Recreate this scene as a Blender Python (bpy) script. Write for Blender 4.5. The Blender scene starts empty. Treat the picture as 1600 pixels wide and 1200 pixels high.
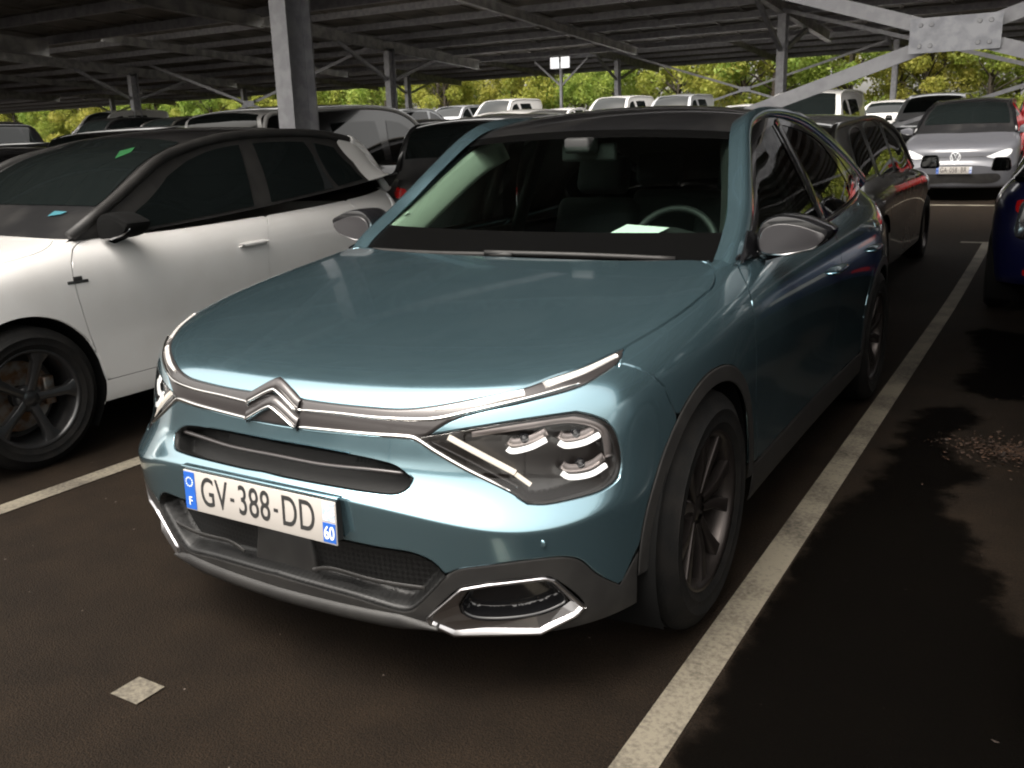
import bpy, bmesh, math, random
import numpy as np
from mathutils import Vector, Matrix
from mathutils.bvhtree import BVHTree
from mathutils.geometry import delaunay_2d_cdt

# ------------------------------------------------------------------ camera, sky, sun, exposure
scn = bpy.context.scene
COL = scn.collection
cam_data = bpy.data.cameras.new('camera')
cam = bpy.data.objects.new('camera', cam_data)
COL.objects.link(cam)
scn.camera = cam
YAW, PITCH, ROLL, FPX = 0.53839, -0.254586, -0.0282756, 1431.82
_f = np.array([-math.sin(YAW)*math.cos(PITCH), math.cos(YAW)*math.cos(PITCH), math.sin(PITCH)])
_r = np.array([math.cos(YAW), math.sin(YAW), 0.0])
_u = np.cross(_r, _f)
_r, _u = math.cos(ROLL)*_r + math.sin(ROLL)*_u, -math.sin(ROLL)*_r + math.cos(ROLL)*_u
cam.matrix_world = Matrix(((_r[0], _u[0], -_f[0], 1.65321), (_r[1], _u[1], -_f[1], -1.59304),
                           (_r[2], _u[2], -_f[2], 1.36745), (0, 0, 0, 1)))
cam_data.sensor_width = 36.0
cam_data.lens = FPX/1600*36.0
cam_data.clip_start = 0.05
cam_data.clip_end = 2000.0
cam_data.dof.use_dof = True
cam_data.dof.focus_distance = 2.7
cam_data.dof.aperture_fstop = 12.0

world = bpy.data.worlds.new('World')
scn.world = world
world.use_nodes = True
wn = world.node_tree
wn.nodes.clear()
SUN_EL, SUN_AZ = math.radians(60), math.radians(192)     # azimuth clockwise from +Y
sky = wn.nodes.new('ShaderNodeTexSky')
sky.sky_type = 'NISHITA'
sky.sun_disc = False
sky.sun_elevation = SUN_EL
sky.sun_rotation = SUN_AZ
sky.air_density, sky.dust_density, sky.ozone_density = 1.5, 6.0, 1.0
hsv = wn.nodes.new('ShaderNodeHueSaturation')            # cloud cover greys the sky
hsv.inputs['Saturation'].default_value = 0.12
bg = wn.nodes.new('ShaderNodeBackground')
bg.inputs['Strength'].default_value = 0.15
wo = wn.nodes.new('ShaderNodeOutputWorld')
wn.links.new(sky.outputs[0], hsv.inputs['Color'])
warm = wn.nodes.new('ShaderNodeMix')                     # slightly warm white balance of the cloud light
warm.data_type = 'RGBA'; warm.blend_type = 'MULTIPLY'
warm.inputs['Factor'].default_value = 1.0
warm.inputs['B'].default_value = (1.0, 0.955, 0.89, 1)
wn.links.new(hsv.outputs[0], warm.inputs['A'])
wn.links.new(warm.outputs['Result'], bg.inputs['Color'])
wn.links.new(bg.outputs[0], wo.inputs['Surface'])

sun_data = bpy.data.lights.new('sun', 'SUN')
sun_data.energy = 0.6
sun_data.angle = math.radians(35)
sun_data.color = (1.0, 0.96, 0.9)
sun = bpy.data.objects.new('sun', sun_data)
COL.objects.link(sun)
sun.rotation_euler = (math.pi/2 - SUN_EL, 0, math.pi - SUN_AZ)
scn.view_settings.view_transform = 'Standard'
scn.view_settings.look = 'None'
scn.view_settings.exposure = 1.65
scn.view_settings.gamma = 1.0
scn.cycles.filter_width = 2.0

# ------------------------------------------------------------------ helpers
def bspline_basis(n, x):
    """clamped uniform cubic B-spline basis, n control points, x in [0, n-3]"""
    k = 3
    kn = np.concatenate([np.zeros(k), np.arange(n-k+1), np.full(k, n-k)]).astype(float)
    x = np.clip(np.asarray(x, float), 0, n-k-1e-9)
    B = np.zeros((len(x), n+k))
    idx = np.floor(x).astype(int) + k
    B[np.arange(len(x)), idx] = 1
    for d in range(1, k+1):
        Bn = np.zeros_like(B)
        for i in range(n+k-d):
            a = kn[i+d]-kn[i]; b = kn[i+d+1]-kn[i+1] if i+d+1 < len(kn) else 0
            if a > 0: Bn[:, i] += (x-kn[i])/a*B[:, i]
            if b > 0: Bn[:, i] += (kn[i+d+1]-x)/b*B[:, i+1]
        B = Bn
    return B[:, :n]

class Surf:
    """a smooth sheet from a control net (rows x columns x 3); parameters s along columns, t along rows"""
    def __init__(self, net, ms=None, mt=None):
        self.P = np.array(net, float)
        self.nr, self.nc = self.P.shape[:2]
        self.S, self.T = self.nc-3, self.nr-3
        ms = ms or self.S*16; mt = mt or self.T*14
        ss, tt = np.meshgrid(np.linspace(0, self.S, ms+1), np.linspace(0, self.T, mt+1))
        self.gs, self.gt = ss.ravel(), tt.ravel()
        V = self.ev(self.gs, self.gt)
        q = np.arange((ms+1)*(mt+1)).reshape(mt+1, ms+1)
        a, b, c, d = q[:-1, :-1].ravel(), q[:-1, 1:].ravel(), q[1:, 1:].ravel(), q[1:, :-1].ravel()
        self.tri = np.concatenate([np.stack([a, b, c], 1), np.stack([a, c, d], 1)])
        self.V = V
        self.bvh = BVHTree.FromPolygons([tuple(p) for p in V], [tuple(map(int, t)) for t in self.tri])
    def ev(self, s, t):
        Bs, Bt = bspline_basis(self.nc, s), bspline_basis(self.nr, t)
        return np.einsum('ni,nj,ijk->nk', Bt, Bs, self.P, optimize=True)
    def nrm(self, s, t):
        s, t = np.asarray(s, float), np.asarray(t, float); e = 1e-3
        ds = self.ev(np.minimum(s+e, self.S), t) - self.ev(np.maximum(s-e, 0), t)
        dt = self.ev(s, np.minimum(t+e, self.T)) - self.ev(s, np.maximum(t-e, 0))
        n = np.cross(ds, dt)
        return n/np.maximum(np.linalg.norm(n, axis=1, keepdims=True), 1e-12)
    def cast(self, o, d):
        loc, n, i, dist = self.bvh.ray_cast(Vector(o), Vector(d))
        if loc is None:
            loc, n, i, dist = self.bvh.find_nearest(Vector(o) + Vector(d)*((Vector((0, 1.5, .6))-Vector(o)).length))
            best = None                      # nearest point of the sheet to the ray
            oo, dd = np.array(o, float), np.array(d, float); dd /= np.linalg.norm(dd)
            w = self.V-oo; k = np.argmin(np.linalg.norm(w-np.outer(w@dd, dd), axis=1))
            return np.array([self.gs[k], self.gt[k]])
        A, B, Cc = (self.V[j] for j in self.tri[i])
        m = np.stack([B-A, Cc-A], 1)
        w, *_ = np.linalg.lstsq(m, np.array(loc)-A, rcond=None)
        j = self.tri[i]
        ps = np.stack([self.gs[j], self.gt[j]], 1)
        return ps[0] + w[0]*(ps[1]-ps[0]) + w[1]*(ps[2]-ps[0])
    def front(self, u, z): return self.cast((u, -5, z), (0, 1, 0))
    def side(self, v, z): return self.cast((5, v, z), (-1, 0, 0))
    def top(self, u, v): return self.cast((u, v, 5), (0, 0, -1))
    def near(self, p):
        loc, n, i, dist = self.bvh.find_nearest(Vector(p))
        j = self.tri[i]
        A, B, Cc = self.V[j]
        w, *_ = np.linalg.lstsq(np.stack([B-A, Cc-A], 1), np.array(loc)-A, rcond=None)
        ps = np.stack([self.gs[j], self.gt[j]], 1)
        return ps[0] + w[0]*(ps[1]-ps[0]) + w[1]*(ps[2]-ps[0])

def catmull(pts, step=.02):
    """points along a smooth line through pts"""
    P = np.array(pts, float)
    if len(P) < 3:
        n = max(1, int(np.linalg.norm(P[-1]-P[0])/step))
        return P[0] + np.linspace(0, 1, n+1)[:, None]*(P[-1]-P[0])
    Q = np.vstack([2*P[0]-P[1], P, 2*P[-1]-P[-2]])
    out = [P[0]]
    for i in range(1, len(Q)-2):
        n = max(2, int(np.linalg.norm(Q[i+1]-Q[i])/step))
        d0 = max(np.linalg.norm(Q[i]-Q[i-1]), 1e-6)**.5
        d1 = max(np.linalg.norm(Q[i+1]-Q[i]), 1e-6)**.5
        d2 = max(np.linalg.norm(Q[i+2]-Q[i+1]), 1e-6)**.5
        m1 = (Q[i+1]-Q[i]) + d1*((Q[i]-Q[i-1])/d0 - (Q[i+1]-Q[i-1])/(d0+d1))
        m2 = (Q[i+1]-Q[i]) + d1*((Q[i+2]-Q[i+1])/d2 - (Q[i+2]-Q[i])/(d1+d2))
        for t in np.linspace(0, 1, n+1)[1:]:
            out.append((2*t**3-3*t**2+1)*Q[i] + (t**3-2*t**2+t)*m1 + (-2*t**3+3*t**2)*Q[i+1] + (t**3-t**2)*m2)
    return np.array(out)

def inside(poly, pts):
    x, y = pts[:, 0], pts[:, 1]
    r = np.zeros(len(pts), bool)
    a, b = poly, np.roll(poly, -1, 0)
    for (x1, y1), (x2, y2) in zip(a, b):
        if y1 == y2: continue
        c = ((y1 > y) != (y2 > y)) & (x < (x2-x1)*(y-y1)/(y2-y1) + x1)
        r ^= c
    return r

def seg_dist(P, A, B):
    """smallest distance of points P to segments A-B, chunked"""
    out = np.empty(len(P))
    AB = B-A; L = np.maximum((AB**2).sum(1), 1e-14)
    for k in range(0, len(P), 2000):
        q = P[k:k+2000, None, :]-A[None]
        t = np.clip((q*AB).sum(2)/L, 0, 1)
        out[k:k+2000] = np.sqrt(((q-t[..., None]*AB)**2).sum(2).min(1))
    return out

def mesh_region(S, outer, holes=(), cell=.02, groove=.0, gw=.005, depth=0.0, ramp=.012, lift=0.0, sym=True):
    """triangulated piece of the sheet S bounded by a closed parameter polyline; returns (verts, tris)
    groove sinks the rim (a shut line), depth sinks the inside (a recess)"""
    rings = []
    for poly in [outer]+list(holes):
        poly = np.array(poly, float)
        keep = np.linalg.norm(poly-np.roll(poly, 1, 0), axis=1) > 1e-6
        poly = poly[keep]
        P3 = S.ev(poly[:, 0], poly[:, 1])
        out = []
        for i in range(len(poly)):
            j = (i+1) % len(poly)
            n = max(1, int(math.ceil(np.linalg.norm(P3[j]-P3[i])/cell)))
            for k in range(n): out.append(poly[i]+(poly[j]-poly[i])*k/n)
        rings.append(np.array(out))
    allr = np.vstack(rings)
    lo, hi = rings[0].min(0), rings[0].max(0)
    mid = (allr.mean(0))
    e = 1e-3
    d_s = np.linalg.norm(S.ev(np.clip(allr[:, 0]+e, 0, S.S), allr[:, 1])-S.ev(np.clip(allr[:, 0]-e, 0, S.S), allr[:, 1]), axis=1).mean()/(2*e)
    d_t = np.linalg.norm(S.ev(allr[:, 0], np.clip(allr[:, 1]+e, 0, S.T))-S.ev(allr[:, 0], np.clip(allr[:, 1]-e, 0, S.T)), axis=1).mean()/(2*e)
    sc = np.array([max(d_s, 1e-3), max(d_t, 1e-3)])
    segA = np.vstack(rings); segB = np.vstack([np.roll(r, -1, 0) for r in rings])
    A3, B3 = S.ev(segA[:, 0], segA[:, 1]), S.ev(segB[:, 0], segB[:, 1])
    free = ~((np.abs(A3[:, 0]) < 2e-3) & (np.abs(B3[:, 0]) < 2e-3)) if sym else np.ones(len(A3), bool)
    gs = np.arange(math.floor(lo[0]*sc[0]/cell), math.ceil(hi[0]*sc[0]/cell)+1)*cell/sc[0]
    gt = np.arange(math.floor(lo[1]*sc[1]/cell), math.ceil(hi[1]*sc[1]/cell)+1)*cell/sc[1]
    G = np.stack(np.meshgrid(gs, gt), -1).reshape(-1, 2)
    G = G[(G[:, 0] > 0) & (G[:, 0] < S.S) & (G[:, 1] > 0) & (G[:, 1] < S.T)]
    m = inside(rings[0], G)
    for r in rings[1:]: m &= ~inside(r, G)
    G = G[m]
    if len(G):
        G3 = S.ev(G[:, 0], G[:, 1])
        dg = seg_dist(G3, A3[free], B3[free]) if free.any() else np.full(len(G), 9.)
        G = G[(dg > (.5*cell+(gw*2.2 if groove else 0)+(ramp if depth else 0)*.3)) & ((np.abs(G3[:, 0]) > .3*cell) | (not sym))]
    def inreg(c):
        mm = inside(rings[0], c)
        for rr in rings[1:]: mm &= ~inside(rr, c)
        return mm & (c[:, 0] > 1e-4) & (c[:, 0] < S.S) & (c[:, 1] > 0) & (c[:, 1] < S.T)
    extra = []; ex_edges = []; n_ex = 0
    if groove or depth:                       # further rings just inside the rim, offset in true distance
        offs = [gw, gw*2.2] if groove else []
        if depth: offs += [ramp*.35, ramp*.7, ramp]
        for r in rings:
            P3 = S.ev(r[:, 0], r[:, 1]); Nn = S.nrm(r[:, 0], r[:, 1])
            nxt, prv = np.roll(np.arange(len(r)), -1), np.roll(np.arange(len(r)), 1)
            T3 = P3[nxt]-P3[prv]
            onc = (r[:, 0] < 1e-6) & sym; skip = onc & onc[nxt] & onc[prv]
            a1 = onc & ~onc[nxt]; a2 = onc & onc[nxt] & ~onc[prv]      # where the rim meets the centre line follow the rim only
            T3[a1] = (P3[nxt]-P3)[a1]; T3[a2] = (P3-P3[prv])[a2]
            T3 /= np.maximum(np.linalg.norm(T3, axis=1, keepdims=True), 1e-12)
            D3 = np.cross(Nn, T3)
            Js = (S.ev(np.clip(r[:, 0]+e, 0, S.S), r[:, 1])-S.ev(np.clip(r[:, 0]-e, 0, S.S), r[:, 1]))/(np.clip(r[:, 0]+e, 0, S.S)-np.clip(r[:, 0]-e, 0, S.S))[:, None]
            Jt = (S.ev(r[:, 0], np.clip(r[:, 1]+e, 0, S.T))-S.ev(r[:, 0], np.clip(r[:, 1]-e, 0, S.T)))/(np.clip(r[:, 1]+e, 0, S.T)-np.clip(r[:, 1]-e, 0, S.T))[:, None]
            a_, b_, c_ = (Js*Js).sum(1), (Js*Jt).sum(1), (Jt*Jt).sum(1); det = np.maximum(a_*c_-b_*b_, 1e-12)
            p_, q_ = (Js*D3).sum(1), (Jt*D3).sum(1)
            dl = np.stack([(c_*p_-b_*q_)/det, (a_*q_-b_*p_)/det], 1)
            for off in offs:
                best = None
                for sgn in (1, -1):
                    c = r+dl*off*sgn
                    if sym: c[:, 0] = np.where(r[:, 0] < 1e-6, 2e-4, c[:, 0])
                    ok = inreg(c) & ~skip
                    if ok.any():
                        dd = seg_dist(S.ev(c[:, 0], c[:, 1]), A3[free], B3[free]); ok &= dd > off*.9
                    if best is None or ok.sum() > best[1].sum(): best = (c, ok)
                c, ok = best
                pos = np.cumsum(ok)-1+n_ex; nx = np.roll(np.arange(len(c)), -1)
                ex_edges += [(int(pos[i]), int(pos[nx[i]])) for i in range(len(c)) if ok[i] and ok[nx[i]]]
                n_ex += int(ok.sum()); extra.append(c[ok])
    nb = len(segA)
    X = np.vstack([segA]+extra+[G]) if extra else np.vstack([segA, G])
    edges = []; k = 0
    for r in rings:
        n = len(r); edges += [(k+i, k+(i+1) % n) for i in range(n)]; k += n
    edges += [(nb+a_, nb+b_) for a_, b_ in ex_edges]
    co, ed, fa, ov, oe, of = delaunay_2d_cdt([Vector((p[0]*sc[0], p[1]*sc[1])) for p in X], edges, [], 0, 1e-7)
    Q = np.array([(c[0], c[1]) for c in co])/sc
    F = np.array([tuple(f) for f in fa], int)
    cen = Q[F].mean(1)
    m = inside(rings[0], cen)
    for r in rings[1:]: m &= ~inside(r, cen)
    F = F[m]
    V = S.ev(Q[:, 0], Q[:, 1]); N = S.nrm(Q[:, 0], Q[:, 1])
    dist = seg_dist(V, A3[free], B3[free]) if free.any() else np.full(len(V), 9.)
    dz = np.full(len(V), lift)
    if groove:
        dz = dz - groove*(1-np.clip(dist/gw, 0, 1))
    if depth:
        x = np.clip(dist/ramp, 0, 1); dz = dz - depth*(x*x*(3-2*x))
    V = V + N*dz[:, None]
    onsym = np.abs(S.ev(Q[:, 0], Q[:, 1])[:, 0]) < 2e-3
    if sym: V[onsym, 0] = 0
    used = np.unique(F); mp = -np.ones(len(V), int); mp[used] = np.arange(len(used))
    fn = np.cross(V[F[:, 1]]-V[F[:, 0]], V[F[:, 2]]-V[F[:, 0]])
    gn = np.zeros_like(V)
    for k in range(3): np.add.at(gn, F[:, k], fn)
    gn /= np.maximum(np.linalg.norm(gn, axis=1, keepdims=True), 1e-14)
    moved = np.abs(dz-lift) > 1e-5
    N = np.where(moved[:, None], gn, N)
    if sym: N[onsym, 0] = 0
    return np.hstack([V, N])[used], mp[F]

def flipx(V, F):
    return V*np.array([-1, 1, 1, -1, 1, 1][:V.shape[1]]), F[:, ::-1]
def both(V, F):
    W, G = flipx(V, F)
    mid = V[:, 0] == 0                        # the two halves share their vertices on the centre line
    idx = np.where(mid, np.arange(len(V)), len(V)+np.cumsum(~mid)-1)
    return np.vstack([V, W[~mid]]), np.vstack([F, idx[G]])

# --- objects
def make_obj(name, V, F, mat=None, parent=None, smooth=True, weld=False):
    me = bpy.data.meshes.new(name)
    V = np.asarray(V, float)
    me.from_pydata(V[:, :3].tolist(), [], [tuple(map(int, f)) for f in F])
    if smooth: me.polygons.foreach_set('use_smooth', [True]*len(me.polygons))
    if V.shape[1] == 6: me.normals_split_custom_set_from_vertices(V[:, 3:].tolist())
    if mat is not None: me.materials.append(mat)
    o = bpy.data.objects.new(name, me)
    COL.objects.link(o)
    if parent is not None: o.parent = parent
    return o
def tag(o, label=None, cat=None, group=None, kind=None):
    if label: o['label'] = label
    if cat: o['category'] = cat
    if group: o['group'] = group
    if kind: o['kind'] = kind
    return o
def empty(name, loc=(0, 0, 0), rz=0.0, parent=None):
    o = bpy.data.objects.new(name, None); COL.objects.link(o)
    o.empty_display_size = .2
    o.location = loc; o.rotation_euler = (0, 0, rz)
    if parent is not None: o.parent = parent
    return o
def kids(o, table): return table.get(o.name, [])
def copy_tree(o, parent=None):
    table = {}
    for x in bpy.data.objects:
        if x.parent is not None: table.setdefault(x.parent.name, []).append(x)
    def rec(a, p):
        c = a.copy(); COL.objects.link(c); c.parent = p
        for ch in kids(a, table): rec(ch, c)
        return c
    return rec(o, parent)

class MB:
    """collects simple shapes into one mesh"""
    def __init__(self): self.V = []; self.F = []
    def add(self, V, F):
        k = len(self.V); self.V += [tuple(v) for v in V]; self.F += [tuple(i+k for i in f) for f in F]; return self
    def box(self, c, s, R=None, taper=1.0):
        P = [(-1, -1, -1), (1, -1, -1), (1, 1, -1), (-1, 1, -1), (-1, -1, 1), (1, -1, 1), (1, 1, 1), (-1, 1, 1)]
        V = [Vector((p[0]*s[0]/2*(taper if p[2] > 0 else 1), p[1]*s[1]/2*(taper if p[2] > 0 else 1), p[2]*s[2]/2)) for p in P]
        if R is not None: V = [R @ v for v in V]
        return self.add([v+Vector(c) for v in V], [(0, 3, 2, 1), (4, 5, 6, 7), (0, 1, 5, 4), (1, 2, 6, 5), (2, 3, 7, 6), (3, 0, 4, 7)])
    def beam(self, a, b, w, h, up=(0, 0, 1)):
        a, b = Vector(a), Vector(b); d = (b-a); L = d.length; d.normalize()
        x = d.cross(Vector(up))
        if x.length < 1e-4: x = Vector((1, 0, 0))
        x.normalize(); y = x.cross(d).normalized()
        R = Matrix((x, d, y)).transposed()
        return self.box((a+b)/2, (w, L, h), R)
    def ibeam(self, a, b, w, h, t=.012, up=(0, 0, 1)):
        a, b = Vector(a), Vector(b); d = (b-a).normalized()
        x = d.cross(Vector(up)); x.normalize(); y = x.cross(d).normalized()
        self.beam(a+y*(h/2-t/2), b+y*(h/2-t/2), w, t, up); self.beam(a-y*(h/2-t/2), b-y*(h/2-t/2), w, t, up)
        return self.beam(a, b, t, h-2*t, up)
    def tube(self, pts, r, n=8, closed=False):
        P = [Vector(p) for p in pts]; rs = r if isinstance(r, (list, tuple, np.ndarray)) else [r]*len(P)
        rings = []; prev = None
        for i, p in enumerate(P):
            if closed: t = P[(i+1) % len(P)]-P[i-1]
            else: t = P[min(i+1, len(P)-1)]-P[max(i-1, 0)]
            t.normalize()
            if prev is None:
                a = t.cross(Vector((0, 0, 1)))
                if a.length < 1e-3: a = t.cross(Vector((1, 0, 0)))
            else: a = prev - t*prev.dot(t)
            a.normalize(); prev = a; b = t.cross(a)
            rings.append([p+(a*math.cos(2*math.pi*k/n)+b*math.sin(2*math.pi*k/n))*rs[i] for k in range(n)])
        V = [v for r_ in rings for v in r_]; F = []
        m = len(P)
        for i in range(m if closed else m-1):
            for k in range(n):
                i2 = (i+1) % m
                F.append((i*n+k, i*n+(k+1) % n, i2*n+(k+1) % n, i2*n+k))
        if not closed:
            F.append(tuple(reversed(range(n)))); F.append(tuple((m-1)*n+k for k in range(n)))
        return self.add(V, F)
    def lathe(self, prof, n=40, axis='x', c=(0, 0, 0), closed=False):
        """prof: (axial, radius)"""
        V = []; F = []; m = len(prof)
        for a, r in prof:
            for k in range(n):
                th = 2*math.pi*k/n
                if axis == 'x': V.append((c[0]+a, c[1]+r*math.cos(th), c[2]+r*math.sin(th)))
                elif axis == 'y': V.append((c[0]+r*math.cos(th), c[1]+a, c[2]+r*math.sin(th)))
                else: V.append((c[0]+r*math.cos(th), c[1]+r*math.sin(th), c[2]+a))
        for i in range(m if closed else m-1):
            j = (i+1) % m
            for k in range(n): F.append((i*n+k, i*n+(k+1) % n, j*n+(k+1) % n, j*n+k))
        return self.add(V, F)
    def prism(self, poly, vec):
        """closed polygon of 3-D points extruded along vec"""
        n = len(poly); P = [Vector(p) for p in poly]; Q = [p+Vector(vec) for p in P]
        return self.add(P+Q, [tuple(range(n)), tuple(reversed(range(n, 2*n)))]+[(i, n+i, n+(i+1) % n, (i+1) % n) for i in range(n)])
    def grid(self, G, closed_u=False):
        G = np.asarray(G, float); a, b = G.shape[:2]; F = []
        for i in range(a-1):
            for j in range(b if closed_u else b-1):
                F.append((i*b+j, i*b+(j+1) % b, (i+1)*b+(j+1) % b, (i+1)*b+j))
        return self.add(G.reshape(-1, 3), F)
    def build(self, name, mat, parent=None, smooth=False, bevel=0.0, seg=2, fix=True):
        o = make_obj(name, self.V, self.F, mat, parent, smooth)
        if fix or bevel:
            bm = bmesh.new(); bm.from_mesh(o.data)
            if bevel:
                es = [e for e in bm.edges if len(e.link_faces) == 2 and e.calc_face_angle(0) > .5]
                bmesh.ops.bevel(bm, geom=es, offset=bevel, segments=seg, profile=.5, affect='EDGES', clamp_overlap=True)
            if fix: bmesh.ops.recalc_face_normals(bm, faces=bm.faces)
            bm.to_mesh(o.data); bm.free()
            if smooth or bevel:
                o.data.polygons.foreach_set('use_smooth', [True]*len(o.data.polygons))
            if bevel: o.data.set_sharp_from_angle(angle=math.radians(50))
        return o

def ribbon(S, params, w, h, lift=0.0):
    """a raised strip of width w and height h running along a parameter polyline on the sheet"""
    p = np.array(params, float)
    C3, N = S.ev(p[:, 0], p[:, 1]), S.nrm(p[:, 0], p[:, 1])
    return strip(C3+N*lift, N, w, h)
def full_ribbon(S, params, w, h, lift=0.0):
    """the same, mirrored across the car's centre line into one strip"""
    p = np.array(params, float); C3, N = S.ev(p[:, 0], p[:, 1]), S.nrm(p[:, 0], p[:, 1]); C3 = C3+N*lift
    f = np.array([-1, 1, 1]); w = np.broadcast_to(np.asarray(w, float), (len(p),))
    return strip(np.vstack([C3[::-1]*f, C3[1:]]), np.vstack([N[::-1]*f, N[1:]]), np.r_[w[::-1], w[1:]], h)
def strip(C3, N, w, h):
    T = np.gradient(C3, axis=0); T /= np.maximum(np.linalg.norm(T, axis=1, keepdims=True), 1e-9)
    B = np.cross(N, T); B /= np.maximum(np.linalg.norm(B, axis=1, keepdims=True), 1e-9)
    w = np.broadcast_to(np.asarray(w, float), (len(C3),))[:, None]
    prof = [(-.5, -.3), (-.5, .35), (-.33, .85), (0, 1.), (.33, .85), (.5, .35), (.5, -.3)]
    G = np.stack([C3+B*w*a+N*h*b for a, b in prof], 1)
    m = MB().grid(G)
    n = len(prof); L = len(C3)
    m.F.append(tuple(range(n))); m.F.append(tuple((L-1)*n+k for k in reversed(range(n))))
    return m

# --- materials
MATS = {}
def mat(name, col=(.5, .5, .5), rough=.5, metal=0.0, coat=0.0, coat_rough=.03, spec=.5, emit=None, emit_s=0.0, build=None, aniso=0.0):
    if name in MATS: return MATS[name]
    m = bpy.data.materials.new(name); m.use_nodes = True
    nt = m.node_tree; b = nt.nodes['Principled BSDF']
    b.inputs['Base Color'].default_value = (*col, 1); b.inputs['Roughness'].default_value = rough
    b.inputs['Metallic'].default_value = metal; b.inputs['Coat Weight'].default_value = coat
    b.inputs['Coat Roughness'].default_value = coat_rough; b.inputs['Specular IOR Level'].default_value = spec
    if emit: b.inputs['Emission Color'].default_value = (*emit, 1); b.inputs['Emission Strength'].default_value = emit_s
    if build: build(nt, b)
    MATS[name] = m
    return m
def node(nt, t, **kw):
    n = nt.nodes.new(t)
    for k, v in kw.items():
        if k in n.inputs.keys(): n.inputs[k].default_value = v
        else: setattr(n, k, v)
    return n
def noise_mix(c1, c2, scale=8, detail=4, lo=.4, hi=.6, bump=0.0, bump_scale=60, rough=None):
    """two-tone mottling with optional bump, in object space"""
    def f(nt, b):
        tc = node(nt, 'ShaderNodeTexCoord')
        n = node(nt, 'ShaderNodeTexNoise', Scale=scale, Detail=detail)
        nt.links.new(tc.outputs['Object'], n.inputs['Vector'])
        r = node(nt, 'ShaderNodeValToRGB')
        r.color_ramp.elements[0].position = lo; r.color_ramp.elements[1].position = hi
        r.color_ramp.elements[0].color = (*c1, 1); r.color_ramp.elements[1].color = (*c2, 1)
        nt.links.new(n.outputs['Fac'], r.inputs['Fac']); nt.links.new(r.outputs['Color'], b.inputs['Base Color'])
        if bump:
            n2 = node(nt, 'ShaderNodeTexNoise', Scale=bump_scale, Detail=3)
            nt.links.new(tc.outputs['Object'], n2.inputs['Vector'])
            bp = node(nt, 'ShaderNodeBump', Strength=bump, Distance=.01)
            nt.links.new(n2.outputs['Fac'], bp.inputs['Height']); nt.links.new(bp.outputs['Normal'], b.inputs['Normal'])
        if rough:
            mr = node(nt, 'ShaderNodeMapRange'); mr.inputs['To Min'].default_value = rough[0]; mr.inputs['To Max'].default_value = rough[1]
            nt.links.new(n.outputs['Fac'], mr.inputs['Value']); nt.links.new(mr.outputs['Result'], b.inputs['Roughness'])
    return f
def paint(name, col, metal=.55, rough=.32, dust=.05, ior=1.5):
    """clear-coated car paint with fine flakes and a thin uneven film of dust"""
    def f(nt, b):
        tc = node(nt, 'ShaderNodeTexCoord')
        n = node(nt, 'ShaderNodeTexNoise', Scale=5.0, Detail=6)
        nt.links.new(tc.outputs['Object'], n.inputs['Vector'])
        fl = node(nt, 'ShaderNodeTexNoise', Scale=900.0, Detail=1)
        nt.links.new(tc.outputs['Object'], fl.inputs['Vector'])
        mr = node(nt, 'ShaderNodeMapRange'); mr.inputs['From Min'].default_value = .3; mr.inputs['From Max'].default_value = .7
        mr.inputs['To Min'].default_value = rough-.03; mr.inputs['To Max'].default_value = rough+.05
        nt.links.new(n.outputs['Fac'], mr.inputs['Value']); nt.links.new(mr.outputs['Result'], b.inputs['Roughness'])
        m2 = node(nt, 'ShaderNodeMix', data_type='RGBA')
        m2.inputs['A'].default_value = (*[c*.9 for c in col], 1); m2.inputs['B'].default_value = (*[min(1, c*1.12) for c in col], 1)
        nt.links.new(fl.outputs['Fac'], m2.inputs['Factor'])
        m3 = node(nt, 'ShaderNodeMix', data_type='RGBA'); m3.inputs['B'].default_value = (.3, .28, .25, 1)
        mr2 = node(nt, 'ShaderNodeMapRange'); mr2.inputs['From Min'].default_value = .45; mr2.inputs['From Max'].default_value = .75
        mr2.inputs['To Max'].default_value = dust
        nt.links.new(n.outputs['Fac'], mr2.inputs['Value']); nt.links.new(mr2.outputs['Result'], m3.inputs['Factor'])
        nt.links.new(m2.outputs['Result'], m3.inputs['A']); nt.links.new(m3.outputs['Result'], b.inputs['Base Color'])
        cr = node(nt, 'ShaderNodeMapRange'); cr.inputs['To Min'].default_value = .015; cr.inputs['To Max'].default_value = .06
        nt.links.new(n.outputs['Fac'], cr.inputs['Value']); nt.links.new(cr.outputs['Result'], b.inputs['Coat Roughness'])
    m = mat(name, col, rough, metal, 1.0, .03, .5, build=f)
    m.node_tree.nodes['Principled BSDF'].inputs['Coat IOR'].default_value = ior
    return m
def glass(name, tint=(.75, .9, .82), ior=1.5):
    if name in MATS: return MATS[name]
    m = bpy.data.materials.new(name); m.use_nodes = True
    nt = m.node_tree; nt.nodes.clear()
    t = node(nt, 'ShaderNodeBsdfTransparent'); t.inputs['Color'].default_value = (*tint, 1)
    g = node(nt, 'ShaderNodeBsdfGlossy', Roughness=.01)
    fr = node(nt, 'ShaderNodeFresnel', IOR=ior)
    mx = node(nt, 'ShaderNodeMixShader'); out = node(nt, 'ShaderNodeOutputMaterial')
    nt.links.new(fr.outputs[0], mx.inputs[0]); nt.links.new(t.outputs[0], mx.inputs[1]); nt.links.new(g.outputs[0], mx.inputs[2])
    nt.links.new(mx.outputs[0], out.inputs['Surface'])
    MATS[name] = m
    return m

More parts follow.
